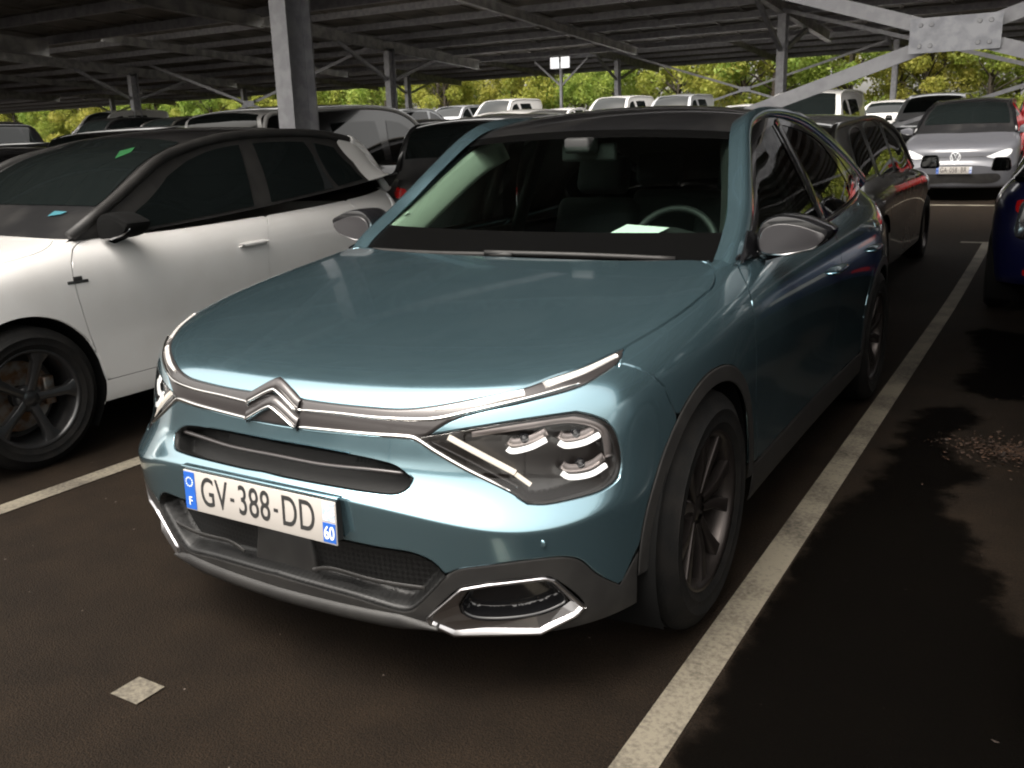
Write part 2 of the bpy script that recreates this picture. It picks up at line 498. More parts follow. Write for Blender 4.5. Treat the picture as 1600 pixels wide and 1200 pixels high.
TEAL = paint('teal_paint', (.225, .375, .44), metal=.9, rough=.16, ior=1.75)
WHITE = paint('white_paint', (.56, .55, .54), metal=0.0, rough=.4, dust=.15)
GREY = paint('grey_paint', (.10, .102, .115), metal=.1, rough=.4)
BLACKP = paint('black_paint', (.012, .012, .013), metal=.2)
DARKP = paint('dark_grey_paint', (.035, .033, .03), metal=.4)
BLUEP = paint('blue_paint', (.003, .0045, .04), metal=.4)
REDP = paint('red_paint', (.5, .015, .02), metal=.2)
SILVER = paint('silver_paint', (.45, .46, .48), metal=.5)
PLASTIC = mat('black_plastic', (.012, .012, .012), .5, spec=.4, build=noise_mix((.016, .0152, .0148), (.022, .021, .020), 12, 3, bump=.12, bump_scale=700))
GLOSSB = mat('gloss_black', (.008, .008, .009), .12, coat=.6)
BAND = mat('satin_grey_trim', (.05, .045, .045), .28, metal=.5, coat=.5, coat_rough=.08)
CHROME = mat('chrome', (.85, .83, .81), .10, metal=1.0)
SATIN = mat('satin_chrome', (.50, .49, .50), .28, metal=1.0)
RUBBER = mat('tyre_rubber', (.006, .0055, .005), .8, spec=.2, build=noise_mix((.003, .003, .003), (.0065, .0058, .0052), 14, 4, bump=.2, bump_scale=90))
ALLOY = mat('dark_alloy', (.04, .034, .032), .32, metal=.7)
ALLOYB = mat('black_alloy', (.03, .03, .031), .3, metal=.5, coat=.4)
STEEL = mat('brake_steel', (.28, .26, .24), .4, metal=.9, build=noise_mix((.3, .28, .26), (.2, .11, .06), 20, 4))
WGLASS = glass('windscreen_glass', (.70, .86, .78))
SGLASS = glass('side_glass', (.55, .66, .60))
LGLASS = glass('lamp_glass', (.93, .93, .93))
DGLASS = mat('dark_car_glass', (.006, .008, .008), .02, spec=.6)
TRIM = mat('pale_pillar_trim', (.42, .43, .37), .8)
DASH = mat('dashboard_plastic', (.018, .018, .018), .6)
SEAT = mat('seat_fabric', (.03, .03, .032), .9)
PAPER = mat('paper', (.80, .82, .78), .7)
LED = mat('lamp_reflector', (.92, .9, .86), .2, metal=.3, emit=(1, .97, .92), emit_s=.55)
REDL = mat('red_lamp_plastic', (.35, .006, .006), .15, coat=1.0)
BLUEB = mat('plate_blue', (.02, .10, .42), .35)
PLATEW = mat('plate_white', (.40, .375, .35), .4)
INK = mat('plate_ink', (.03, .03, .03), .4)
WHITEINK = mat('plate_white_print', (.85, .87, .9), .4)

def text_mesh(body, name, m, parent, size, xs=1.0, loc=(0, 0, 0), rot=(math.pi/2, 0, 0), bold=.0, extrude=.0005, spacing=1.0):
    cu = bpy.data.curves.new(name, 'FONT'); cu.body = body; cu.size = size
    cu.align_x = 'CENTER'; cu.align_y = 'CENTER'; cu.extrude = extrude; cu.offset = bold; cu.space_character = spacing
    tmp = bpy.data.objects.new('tmp', cu); COL.objects.link(tmp)
    dg = bpy.context.evaluated_depsgraph_get(); dg.update()
    me = bpy.data.meshes.new_from_object(tmp.evaluated_get(dg))
    bpy.data.objects.remove(tmp); bpy.data.curves.remove(cu)
    me.materials.clear(); me.materials.append(m)
    o = bpy.data.objects.new(name, me); COL.objects.link(o)
    o.location = loc; o.rotation_euler = rot; o.scale = (xs, 1, 1)
    if parent is not None: o.parent = parent
    return o
# ------------------------------------------------------------------ ground, markings
def gz(u, v):
    r = min(42.0, max(0.0, v-6.0) + .58*max(0.0, -u-5.0))
    return .044*r*r/(r+3.0)
def sheet_on_ground(name, us, vs, lift, m):
    G = np.array([[(u, v, gz(u, v)+lift) for u in us] for v in vs])
    return MB().grid(G).build(name, m, smooth=True)
def asphalt(nt, b):
    tc = node(nt, 'ShaderNodeTexCoord')
    L = nt.links.new
    big = node(nt, 'ShaderNodeTexNoise', Scale=.55, Detail=5, Roughness=.6); L(tc.outputs['Object'], big.inputs['Vector'])
    med = node(nt, 'ShaderNodeTexNoise', Scale=5.0, Detail=5); L(tc.outputs['Object'], med.inputs['Vector'])
    fine = node(nt, 'ShaderNodeTexNoise', Scale=160.0, Detail=2); L(tc.outputs['Object'], fine.inputs['Vector'])
    stones = node(nt, 'ShaderNodeTexVoronoi', Scale=190.0); L(tc.outputs['Object'], stones.inputs['Vector'])
    r1 = node(nt, 'ShaderNodeValToRGB'); r1.color_ramp.elements[0].position = .3; r1.color_ramp.elements[1].position = .7
    r1.color_ramp.elements[0].color = (.0045, .0029, .0017, 1); r1.color_ramp.elements[1].color = (.0125, .0080, .0046, 1)
    mixf = node(nt, 'ShaderNodeMath', operation='ADD'); L(big.outputs['Fac'], mixf.inputs[0]); L(med.outputs['Fac'], mixf.inputs[1])
    half = node(nt, 'ShaderNodeMath', operation='MULTIPLY'); half.inputs[1].default_value = .5; L(mixf.outputs[0], half.inputs[0])
    L(half.outputs[0], r1.inputs['Fac'])
    # stray pale chips between the dark stones
    r2 = node(nt, 'ShaderNodeValToRGB'); r2.color_ramp.elements[0].position = .78; r2.color_ramp.elements[1].position = .82
    r2.color_ramp.elements[0].color = (0, 0, 0, 1); r2.color_ramp.elements[1].color = (1, 1, 1, 1)
    sep = node(nt, 'ShaderNodeSeparateColor'); L(stones.outputs['Color'], sep.inputs[0])
    th = node(nt, 'ShaderNodeMath', operation='GREATER_THAN'); th.inputs[1].default_value = .9998; L(sep.outputs[0], th.inputs[0])
    m1 = node(nt, 'ShaderNodeMix', data_type='RGBA', blend_type='MULTIPLY'); m1.inputs['Factor'].default_value = 1.0
    fr = node(nt, 'ShaderNodeMapRange'); fr.inputs['From Min'].default_value = .3; fr.inputs['From Max'].default_value = .7
    fr.inputs['To Min'].default_value = .35; fr.inputs['To Max'].default_value = 1.75; L(fine.outputs['Fac'], fr.inputs['Value'])
    L(r1.outputs['Color'], m1.inputs['A']); L(fr.outputs['Result'], m1.inputs['B'])
    m2 = node(nt, 'ShaderNodeMix', data_type='RGBA'); m2.inputs['B'].default_value = (.12, .10, .085, 1)
    L(th.outputs[0], m2.inputs['Factor']); L(m1.outputs['Result'], m2.inputs['A'])
    L(m2.outputs['Result'], b.inputs['Base Color']); b.inputs['Roughness'].default_value = .85
    b.inputs['Specular IOR Level'].default_value = .12
    bp = node(nt, 'ShaderNodeBump', Strength=.5, Distance=.004); L(stones.outputs['Distance'], bp.inputs['Height']); L(bp.outputs['Normal'], b.inputs['Normal'])
ASPHALT = mat('asphalt', (.03, .027, .024), .8, build=asphalt)
def roadpaint(nt, b):
    L = nt.links.new
    tc = node(nt, 'ShaderNodeTexCoord')
    n = node(nt, 'ShaderNodeTexNoise', Scale=70.0, Detail=4, Roughness=.7); L(tc.outputs['Object'], n.inputs['Vector'])
    n2 = node(nt, 'ShaderNodeTexNoise', Scale=3.5, Detail=3); L(tc.outputs['Object'], n2.inputs['Vector'])
    a = node(nt, 'ShaderNodeMath', operation='ADD'); L(n.outputs['Fac'], a.inputs[0]); L(n2.outputs['Fac'], a.inputs[1])
    r = node(nt, 'ShaderNodeValToRGB'); e = r.color_ramp.elements
    e[0].position = .36; e[0].color = (.025, .02, .015, 1); e[1].position = .56; e[1].color = (.135, .118, .088, 1)
    h = node(nt, 'ShaderNodeMath', operation='MULTIPLY'); h.inputs[1].default_value = .5; L(a.outputs[0], h.inputs[0])
    L(h.outputs[0], r.inputs['Fac']); L(r.outputs['Color'], b.inputs['Base Color'])
    bp = node(nt, 'ShaderNodeBump', Strength=.4, Distance=.003); L(n.outputs['Fac'], bp.inputs['Height']); L(bp.outputs['Normal'], b.inputs['Normal'])
ROADW = mat('worn_road_paint', (.45, .42, .37), .8, build=roadpaint)

gu = np.concatenate([np.linspace(-400, -90, 12), np.linspace(-80, -12, 35), np.linspace(-10, 14, 49), np.linspace(16, 60, 12), np.linspace(80, 400, 8)])
gv = np.concatenate([np.linspace(-300, -30, 8), np.linspace(-25, 4, 30), np.linspace(4.5, 14, 39), np.linspace(15, 60, 46), np.linspace(70, 500, 12)])
o = sheet_on_ground('ground', gu, gv, 0.0, ASPHALT); tag(o, kind='structure')
MARKING_N = [0]
def marking(u0, u1, v0, v1):
    nu = max(2, int((u1-u0)/.5)+1); nv = max(2, int((v1-v0)/.5)+1)
    o = sheet_on_ground('road_marking', np.linspace(u0, u1, nu), np.linspace(v0, v1, nv), .004, ROADW)
    tag(o, kind='structure')
BAY = 2.86
for k in range(-9, 4):
    c = .955+BAY*k
    if k in (0, -1): marking(c-.05, c+.05, -.35 if k == -1 else -.6, 10.5)
    else: marking(c-.05, c+.05, -.1, 10.1)
    marking(c-.05, c+.05, 15.6, 26.6)
    marking(c-.28, c-.05-.002, 10.40, 10.5)
marking(-30, 9, 14.35, 14.5)
marking(-.365, -.262, -.315, -.225)

# damp stains in the empty strip right of the teal car
STAIN_A = [(1.012, 1.508), (1.042, 1.805), (1.102, 2.12), (1.134, 2.454), (1.087, 2.603), (1.157, 2.748), (1.107, 2.873), (1.118, 3.119), (1.157, 3.323), (1.24, 3.439), (1.321, 3.477), (1.421, 3.31), (1.397, 3.145), (1.303, 2.967), (1.288, 2.832), (1.374, 2.646), (1.498, 2.414), (1.422, 2.263), (1.372, 2.183), (1.415, 1.937), (1.459, 1.853), (1.513, 1.72), (1.542, 1.549), (1.587, 1.463), (1.605, 1.389), (1.621, 1.246), (1.67, 1.082), (1.842, 1.119), (2.2, .9), (2.3, .1), (1.9, -.5), (1.3, -.6), (1.06, -.3), (1.03, .117), (1.022, .456), (1.012, .904)]
STAIN_B = [(1.189, 5.548), (1.278, 5.685), (1.444, 5.605), (1.68, 5.469), (1.9, 4.6), (1.707, 3.804), (1.563, 3.71), (1.434, 3.719), (1.313, 3.807), (1.265, 3.951), (1.282, 4.251), (1.344, 4.418), (1.292, 4.891), (1.236, 5.167)]
def wetmat(nt, b):
    """damp film that thins out unevenly towards its rim (mesh attribute 'wet')"""
    L = nt.links.new
    at = node(nt, 'ShaderNodeAttribute', attribute_name='wet'); tc = node(nt, 'ShaderNodeTexCoord')
    n = node(nt, 'ShaderNodeTexNoise', Scale=9.0, Detail=6, Roughness=.65); L(tc.outputs['Object'], n.inputs['Vector'])
    a = node(nt, 'ShaderNodeMath', operation='ADD'); L(at.outputs['Fac'], a.inputs[0]); L(n.outputs['Fac'], a.inputs[1])
    r = node(nt, 'ShaderNodeMapRange', interpolation_type='SMOOTHSTEP'); r.inputs['From Min'].default_value = .78; r.inputs['From Max'].default_value = 1.22
    r.inputs['To Max'].default_value = .78; L(a.outputs[0], r.inputs['Value'])
    t = node(nt, 'ShaderNodeBsdfTransparent'); mx = node(nt, 'ShaderNodeMixShader')
    out = [x for x in nt.nodes if x.type == 'OUTPUT_MATERIAL'][0]
    L(r.outputs[0], mx.inputs[0]); L(t.outputs[0], mx.inputs[1]); L(b.outputs[0], mx.inputs[2]); L(mx.outputs[0], out.inputs['Surface'])
WET = mat('damp_asphalt', (.0012, .001, .0008), .9, spec=.02, build=wetmat)
us, vs = np.arange(1.012, 2.4, .03), np.arange(-.7, 5.95, .03)
G = np.stack(np.meshgrid(us, vs), -1).reshape(-1, 2); sd = np.full(len(G), -9.0)
for outl in (STAIN_A, STAIN_B):
    P = np.array(outl); d = seg_dist(G, P, np.roll(P, -1, 0)); sd = np.maximum(sd, np.where(inside(P, G), d, -d))
wet = np.clip(.5+sd/.22, 0, 1)
o = MB().grid(np.c_[G, np.full(len(G), .003)].reshape(len(vs), len(us), 3)).build('damp_stain', WET, fix=False)
at_ = o.data.attributes.new('wet', 'FLOAT', 'POINT'); at_.data.foreach_set('value', wet.astype(np.float32))
tag(o, kind='structure')

# ------------------------------------------------------------------ fallen leaves drifted against the stain
rng = np.random.default_rng(4)
lv = MB()
for i in range(1500):
    a = rng.uniform(0, 2*math.pi); r = abs(rng.normal(0, 1))
    u = 1.60+r*math.cos(a)*.16; v = 2.78+r*math.sin(a)*.11
    if i < 40: u, v = rng.uniform(1.05, 2.3), rng.uniform(.0, 4.8)
    s = rng.uniform(.004, .013); th = rng.uniform(0, 6.28); tl = rng.uniform(-.5, .5)
    c_, s_ = math.cos(th)*s, math.sin(th)*s; k = rng.uniform(.3, .6)
    z = .006+rng.uniform(0, .012)*(i >= 40)
    lv.add([(u-c_, v-s_, z), (u+s_*k, v-c_*k, z+s*tl), (u+c_, v+s_, z+s*rng.uniform(-.1, .5)), (u-s_*k, v+c_*k, z+s*abs(tl)*.6)], [(0, 1, 2, 3)])
LEAFD = mat('fallen_leaves', (.06, .025, .015), .8, build=noise_mix((.012, .006, .003), (.05, .023, .010), 45, 2))
o = lv.build('leaf_litter', LEAFD, fix=False); tag(o, 'reddish brown fallen leaves in a small drift on the empty asphalt', 'leaves', kind='stuff')

# ------------------------------------------------------------------ solar canopies on steel frames
GALV = mat('galvanised_steel', (.36, .36, .38), .5, metal=.55, build=noise_mix((.29, .29, .31), (.38, .38, .40), 9, 5, rough=(.4, .6)))
GALVD = mat('dull_steel', (.30, .30, .30), .55, metal=.2, build=noise_mix((.24, .24, .235), (.38, .37, .355), 4, 5))
FRONT1 = 4.4
PANEL = mat('solar_backsheet', (.17, .155, .13), .6, build=noise_mix((.12, .108, .09), (.21, .19, .16), 1.2, 5))
def canopy(vc, u0, u1, cols, label, slope=-.05, pw=1.16, reach=5.25, braces=(), H=3.93, front=None, parts_to=12.0):
    """double-sided carport: one row of columns, rafters across, purlins along, panels on top"""
    root = empty('solar_canopy', (0, vc, gz(-5, vc)))
    tag(root, label, 'canopy', 'solar canopies over the parking rows')
    fr = front or reach
    z0 = root.location.z
    def top(v): return H+slope*(v)
    for c in cols:
        base = gz(c, vc)-z0-.1
        MB().beam((c, -.15, base), (c, -.15, H-.25), .19, .016, up=(0, 1, 0)).beam((c, .15, base), (c, .15, H-.25), .19, .016, up=(0, 1, 0)).beam((c, 0, base), (c, 0, H-.25), .012, .284, up=(0, 1, 0)).build('column', GALV, root)
        MB().ibeam((c, -fr+.3, top(-fr+.3)-.19), (c, reach-.3, top(reach-.3)-.19), .16, .30).build('rafter', GALVD, root)
        for s in (-1, 1):
            MB().beam((c, s*.17, 2.8), (c, s*2.3, top(s*2.3)-.34), .09, .09).build('knee_brace', GALV, root)
        if c+5.8 < u1:
            MB().ibeam((c+5.8, -fr+.3, top(-fr+.3)-.17), (c+5.8, reach-.3, top(reach-.3)-.17), .12, .22).build('rafter', GALVD, root)
    n = 7
    for i in range(n):
        v = -fr+.18+i*(fr+reach-.36)/(n-1)
        MB().beam((u0, v, top(v)-.005), (u1, v, top(v)-.005), .07, .16).build('purlin', GALV, root)
    rows = 5
    d = (fr+reach)/rows
    me = None
    nu = int((u1-u0)/pw)
    spots = [(u0+pw*(i+.5), -fr+d*(j+.5)) for j in range(rows) for i in range(nu)]
    spots.sort(key=lambda p: math.hypot(p[0]-1.6, p[1]+vc+1.6))
    a = math.atan(slope); rest = MB()
    vis = [p for p in spots if p[0] < parts_to][:300]
    seen = set(vis)
    for (u, v) in spots:
        if (u, v) in seen:
            if me is None:
                mb = MB().box((0, 0, 0), (pw-.004, d-.004, .02))
                for sx in (-1, 1): mb.box((sx*(pw/2-.022), 0, -.024), (.035, d-.01, .028)).box((0, sx*(d/2-.022), -.0235), (pw-.08, .035, .027))
                mb.box((0, d*.3, -.02), (.14, .10, .02))
                po = mb.build('solar_panel', PANEL, root, fix=False); me = po.data
            else:
                po = bpy.data.objects.new('solar_panel', me); COL.objects.link(po); po.parent = root
            po.location = (u, v, top(v)+.10); po.rotation_euler = (a, 0, 0)
        else:
            rest.box((u, v, top(v)+.10), (pw-.004, d-.004, .02), Matrix.Rotation(a, 3, 'X'))
    if rest.V: tag(rest.build('far_solar_panels', PANEL, root, fix=False), kind='stuff')
    for (a, b) in braces:
        for (za, zb) in ((.2, H-.25), (H-.25, .2)):
            ga, gb = gz(a, vc)-z0, gz(b, vc)-z0
            off = .03 if za < 1 else -.03
            MB().beam((a, off-.09, za+ga), (b, off-.09, zb+gb), .012, .085, up=(0, 0, 1)).build('cross_brace', GALV, root)
        cx, cz = (a+b)/2, (H-.05)/2+(gz(a, vc)+gz(b, vc))/2-z0
        gp = MB().box((cx, -.15, cz), (.50, .014, .20)).build('gusset_plate', mat('gusset_steel', (.40, .41, .46), .42, metal=.6, build=noise_mix((.25, .255, .28), (.34, .345, .37), 14, 5)), root)
        for sx in (-.19, -.13, .13, .19):
            for sz in (-.06, .06):
                MB().lathe([(0, .0), (0, .014), (-.01, .012), (-.01, 0)], 8, 'y', (cx+sx, -.157, cz+sz)).build('bolt', GALV, gp)
    return root
CC = [-4.4, -16.0, -27.6, -39.2, -50.8]
CR = [18.8, 30.4, 42.0]
canopy(4.9, -62.6, 46.8, CC+[6.4]+CR, 'nearest solar canopy on steel columns, standing over the teal car', braces=[(-4.4, 6.4)], front=FRONT1, reach=5.8)
canopy(21.4, -74.2, 46.8, CC+[7.2]+CR, 'second solar canopy, over the row with the grey hatchback', braces=[(-4.4, 7.2), (-27.6, -16.0)], front=5.7)
canopy(37.9, -74.2, 46.8, CC+[7.2]+CR, 'farthest solar canopy, in front of the trees', braces=[(-16.0, -4.4)])
canopy(-21.5, -40.0, 40.6, [-27.6, -16.0, -4.4, 7.2, 18.8, 30.4], 'solar canopy on the other side of the aisle, behind the viewer')

# ------------------------------------------------------------------ trees behind the car park
def leafmat(name, c1, c2):
    def f(nt, b):
        oi = node(nt, 'ShaderNodeObjectInfo'); tc = node(nt, 'ShaderNodeTexCoord'); L = nt.links.new
        n = node(nt, 'ShaderNodeTexNoise', Scale=1.1, Detail=4); L(tc.outputs['Object'], n.inputs['Vector'])
        r = node(nt, 'ShaderNodeValToRGB'); r.color_ramp.elements[0].position = .35; r.color_ramp.elements[1].position = .65
        r.color_ramp.elements[0].color = (*c1, 1); r.color_ramp.elements[1].color = (*c2, 1)
        L(n.outputs['Fac'], r.inputs['Fac'])
        hs = node(nt, 'ShaderNodeHueSaturation'); mr = node(nt, 'ShaderNodeMapRange'); mr.inputs['To Min'].default_value = .47; mr.inputs['To Max'].default_value = .53
        L(oi.outputs['Random'], mr.inputs['Value']); L(mr.outputs['Result'], hs.inputs['Hue']); L(r.outputs['Color'], hs.inputs['Color'])
        L(hs.outputs['Color'], b.inputs['Base Color'])
        b.inputs['Subsurface Weight'].default_value = 0
        tr = node(nt, 'ShaderNodeBsdfTranslucent'); L(hs.outputs['Color'], tr.inputs['Color'])
        mx = node(nt, 'ShaderNodeMixShader'); mx.inputs[0].default_value = .5
        out = [x for x in nt.nodes if x.type == 'OUTPUT_MATERIAL'][0]
        L(b.outputs[0], mx.inputs[1]); L(tr.outputs[0], mx.inputs[2]); L(mx.outputs[0], out.inputs['Surface'])
    return mat(name, c1, .7, build=f)
LEAF = leafmat('tree_leaves', (.19, .25, .035), (.40, .42, .085))
BARK = mat('bark', (.05, .04, .03), .9, build=noise_mix((.035, .028, .02), (.08, .065, .05), 12, 4))
def tree_mesh(seed, h=8.0, n=13000):
    r = np.random.default_rng(seed)
    tk = MB()
    tk.tube([(0, 0, -.3), (.05, .03, h*.25), (.1, -.05, h*.5), (.05, .05, h*.82)], [.17, .13, .09, .03], 8)
    blobs = []
    for i in range(30):
        a = r.uniform(0, 6.28); z = h*r.uniform(.06, .90)**.9; rad = h*.31*math.sin(math.pi*min(.97, max(.22, .2+z/h*.74)))**.6*r.uniform(.45, 1)
        c = np.array([math.cos(a)*rad, math.sin(a)*rad, z]); blobs.append((c, h*r.uniform(.08, .15)))
        tk.tube([(.05, 0, max(.3, z*.62)), tuple(c*.55+np.array([0, 0, z*.36])), tuple(c)], [.05, .03, .012], 5)
    bc = np.array([b[0] for b in blobs]); br = np.array([b[1] for b in blobs]); k = r.integers(len(blobs), size=n)
    unit = lambda a: a/np.linalg.norm(a, axis=1, keepdims=True)
    p = bc[k]+unit(r.normal(size=(n, 3)))*(br[k]*r.uniform(.2, 1, n)**.5)[:, None]*np.array([1, 1, .8])
    s = r.uniform(.09, .19, n)[:, None]
    x = unit(r.normal(size=(n, 3))); y = unit(np.cross(x, r.normal(size=(n, 3))))
    V = np.stack([p-x*s*.6, p-y*s*.38, p+x*s*.6, p+y*s*.38], 1).reshape(-1, 3); F = np.arange(n*4).reshape(n, 4)
    return tk, V, F
protos = []
for sd in (1, 2, 3):
    tk, V, F = tree_mesh(sd)
    cr = bpy.data.meshes.new('crown'); cr.from_pydata(V.tolist(), [], F.tolist()); cr.materials.append(LEAF)
    tm = tk.build('trunk', BARK, smooth=True); md_ = tm.data; bpy.data.objects.remove(tm)
    protos.append((cr, md_))
rt = np.random.default_rng(12)
tree_spots = []
for row, (vv, step) in enumerate(((49.0, 3.1), (54.0, 3.4))):
    u = -104.0 if row == 0 else -102.5
    while u < 24:
        tree_spots.append((u+rt.uniform(-.8, .8), vv+rt.uniform(-1.5, 1.5)+(-.10*(u+20) if u < -20 else 0), rt.uniform(.85, 1.2), rt.integers(3), rt.uniform(0, 6.28)))
        u += step
for i, (u, v, s, k, rz) in enumerate(tree_spots):
    t = empty('broadleaf_tree', (u, v, gz(u, v)), rz); t.scale = (s, s, s*rt.uniform(.9, 1.15))
    tag(t, 'yellow-green tree in the long row behind the car park', 'tree', 'trees behind the car park')
    c_ = bpy.data.objects.new('crown', protos[k][0]); COL.objects.link(c_); c_.parent = t
    b_ = bpy.data.objects.new('trunk', protos[k][1]); COL.objects.link(b_); b_.parent = t
# ------------------------------------------------------------------ hero car: control net of the half body (u = car's left, v = back, z = up)
def base_v(u, vc=.75, a=.81, b=.90, n=2.85):
    return vc - a*max(0.0, 1-(abs(u)/b)**n)**(1/n)
def front_col(u, rows):
    """rows of (z, offset) follow the bumper plan; rows of (u, v, z) are free"""
    return [(u, base_v(u)+r[1], r[0]) if len(r) == 2 else r for r in rows]
HERO_COLS = [
 front_col(0, [(.185, .16), (.19, .04), (.27, .012), (.52, -.008), (.570, -.012), (.579, -.009), (.610, .034), (.69, .05), (.745, .058), (.785, .072),
               (0, .095, .848), (0, .52, .918), (0, .90, .978), (0, 1.16, 1.012)]),
 front_col(.22, [(.185, .16), (.19, .04), (.27, .012), (.52, -.008), (.570, -.012), (.579, -.009), (.610, .034), (.69, .05), (.745, .058), (.785, .072),
               (.22, .10, .848), (.21, .52, .918), (.20, .90, .978), (.19, 1.165, 1.012)]),
 front_col(.45, [(.185, .15), (.19, .04), (.27, .012), (.50, -.009), (.548, -.014), (.557, -.011), (.600, .040), (.685, .054), (.745, .064), (.79, .085),
               (.44, .165, .853), (.42, .54, .917), (.39, .91, .977), (.37, 1.175, 1.011)]),
 front_col(.65, [(.185, .14), (.19, .04), (.27, .01), (.455, -.012), (.498, -.018), (.507, -.015), (.572, .052), (.665, .075), (.745, .092), (.80, .115),
               (.635, .27, .862), (.595, .60, .917), (.555, .94, .975), (.53, 1.19, 1.008)]),
 front_col(.79, [(.19, .12), (.195, .04), (.28, .01), (.47, -.008), (.512, -.014), (.521, -.011), (.585, .042), (.68, .058), (.76, .082), (.82, .12),
               (.75, .435, .876), (.70, .68, .925), (.66, .97, .974), (.64, 1.21, 1.004)]),
 [(.83, .46, .20), (.855, .44, .205), (.865, .42, .29), (.868, .42, .42), (.870, .42, .53), (.870, .42, .565), (.868, .425, .63), (.863, .435, .70), (.857, .45, .77), (.845, .49, .835),
               (.81, .59, .892), (.765, .78, .937), (.725, 1.02, .974), (.705, 1.235, 1.0)],
 [(.86, .78, .21), (.885, .78, .215), (.895, .78, .30), (.900, .78, .43), (.902, .78, .54), (.902, .78, .58), (.901, .78, .64), (.898, .785, .71), (.893, .79, .78), (.882, .82, .85),
               (.855, .88, .905), (.818, .98, .945), (.788, 1.13, .975), (.768, 1.262, .998)],
 [(.85, 1.2, .21), (.872, 1.2, .215), (.88, 1.2, .30), (.88, 1.2, .43), (.88, 1.2, .54), (.882, 1.2, .58), (.886, 1.2, .64), (.890, 1.2, .71), (.890, 1.2, .78), (.883, 1.21, .845),
               (.868, 1.24, .897), (.846, 1.30, .937), (.818, 1.37, .966), (.790, 1.43, .988)],
 [(.85, 1.75, .21), (.868, 1.75, .215), (.872, 1.75, .30), (.866, 1.75, .43), (.866, 1.75, .54), (.870, 1.75, .58), (.878, 1.75, .64), (.886, 1.75, .71), (.888, 1.75, .78), (.882, 1.75, .845),
               (.868, 1.77, .897), (.846, 1.80, .94), (.822, 1.83, .97), (.795, 1.86, .992)],
 [(.85, 2.35, .21), (.868, 2.35, .215), (.872, 2.35, .30), (.866, 2.35, .43), (.866, 2.35, .54), (.870, 2.35, .58), (.878, 2.35, .64), (.886, 2.35, .71), (.888, 2.35, .78), (.883, 2.35, .85),
               (.868, 2.35, .905), (.846, 2.35, .952), (.820, 2.35, .984), (.790, 2.35, 1.008)],
 [(.85, 2.95, .21), (.872, 2.95, .215), (.88, 2.95, .30), (.88, 2.95, .43), (.883, 2.95, .54), (.885, 2.95, .58), (.889, 2.95, .64), (.893, 2.95, .71), (.893, 2.95, .79), (.887, 2.95, .865),
               (.870, 2.95, .925), (.842, 2.93, .975), (.812, 2.92, 1.008), (.780, 2.90, 1.032)],
 [(.86, 3.45, .22), (.885, 3.45, .225), (.895, 3.45, .31), (.900, 3.45, .43), (.903, 3.45, .54), (.903, 3.45, .58), (.903, 3.45, .64), (.901, 3.45, .72), (.897, 3.45, .80), (.887, 3.45, .88),
               (.865, 3.44, .945), (.830, 3.42, .998), (.790, 3.40, 1.035), (.750, 3.38, 1.060)],
 [(.80, 3.88, .26), (.83, 3.88, .265), (.85, 3.88, .33), (.862, 3.88, .43), (.868, 3.88, .54), (.868, 3.88, .58), (.866, 3.88, .64), (.862, 3.88, .73), (.852, 3.88, .82), (.835, 3.88, .91),
               (.805, 3.87, .98), (.765, 3.86, 1.03), (.725, 3.85, 1.065), (.680, 3.83, 1.09)],
 [(.66, 4.10, .27), (.69, 4.16, .275), (.70, 4.19, .34), (.71, 4.21, .43), (.715, 4.22, .54), (.715, 4.22, .58), (.71, 4.215, .65), (.70, 4.20, .74), (.69, 4.18, .84), (.68, 4.16, .93),
               (.66, 4.14, 1.0), (.64, 4.11, 1.05), (.61, 4.08, 1.09), (.57, 4.04, 1.12)],
 [(.35, 4.16, .27), (.36, 4.24, .275), (.36, 4.28, .34), (.36, 4.30, .43), (.36, 4.31, .54), (.36, 4.31, .58), (.36, 4.30, .65), (.36, 4.28, .75), (.36, 4.26, .86), (.36, 4.24, .95),
               (.35, 4.21, 1.02), (.34, 4.18, 1.07), (.33, 4.15, 1.11), (.31, 4.10, 1.14)],
 [(0, 4.16, .27), (0, 4.25, .275), (0, 4.29, .34), (0, 4.31, .43), (0, 4.32, .54), (0, 4.32, .58), (0, 4.31, .65), (0, 4.29, .75), (0, 4.27, .86), (0, 4.25, .95),
               (0, 4.22, 1.02), (0, 4.19, 1.07), (0, 4.16, 1.11), (0, 4.11, 1.14)],
]
def hero_net():
    return np.transpose(np.array(HERO_COLS, float), (1, 0, 2))
# lines on the half body, as points (u, v, z)
#BAKE0
HF = [(0, 0.018, 0.777), (0.087, 0.017, 0.776), (0.166, 0.021, 0.775), (0.254, 0.031, 0.775), (0.357, 0.051, 0.776), (0.416, 0.073, 0.782), (0.518, 0.131, 0.801), (0.612, 0.206, 0.819), (0.658, 0.269, 0.836), (0.703, 0.337, 0.849), (0.752, 0.465, 0.873)]
DRL_LOW = [(0.762, 0.399, 0.849), (0.75, 0.352, 0.836), (0.718, 0.281, 0.815), (0.625, 0.182, 0.791), (0.531, 0.111, 0.771), (0.483, 0.08, 0.751), (0.435, 0.053, 0.717)]
BAND_LOW = [(0, -0.008, 0.706), (0.07, -0.006, 0.706), (0.191, 0.003, 0.708), (0.298, 0.017, 0.71), (0.403, 0.041, 0.711)]
LAMP_TOP = [(0.435, 0.053, 0.717), (0.535, 0.1, 0.736), (0.634, 0.165, 0.751), (0.727, 0.245, 0.759)]
LAMP_OUT = [(0.727, 0.245, 0.759), (0.753, 0.268, 0.749), (0.788, 0.302, 0.722), (0.803, 0.316, 0.685), (0.812, 0.318, 0.626), (0.81, 0.303, 0.595), (0.791, 0.262, 0.575), (0.747, 0.202, 0.566), (0.691, 0.147, 0.561), (0.661, 0.125, 0.565)]
LAMP_LOW = [(0.661, 0.125, 0.565), (0.626, 0.113, 0.587), (0.522, 0.073, 0.643), (0.453, 0.053, 0.682), (0.403, 0.041, 0.711)]
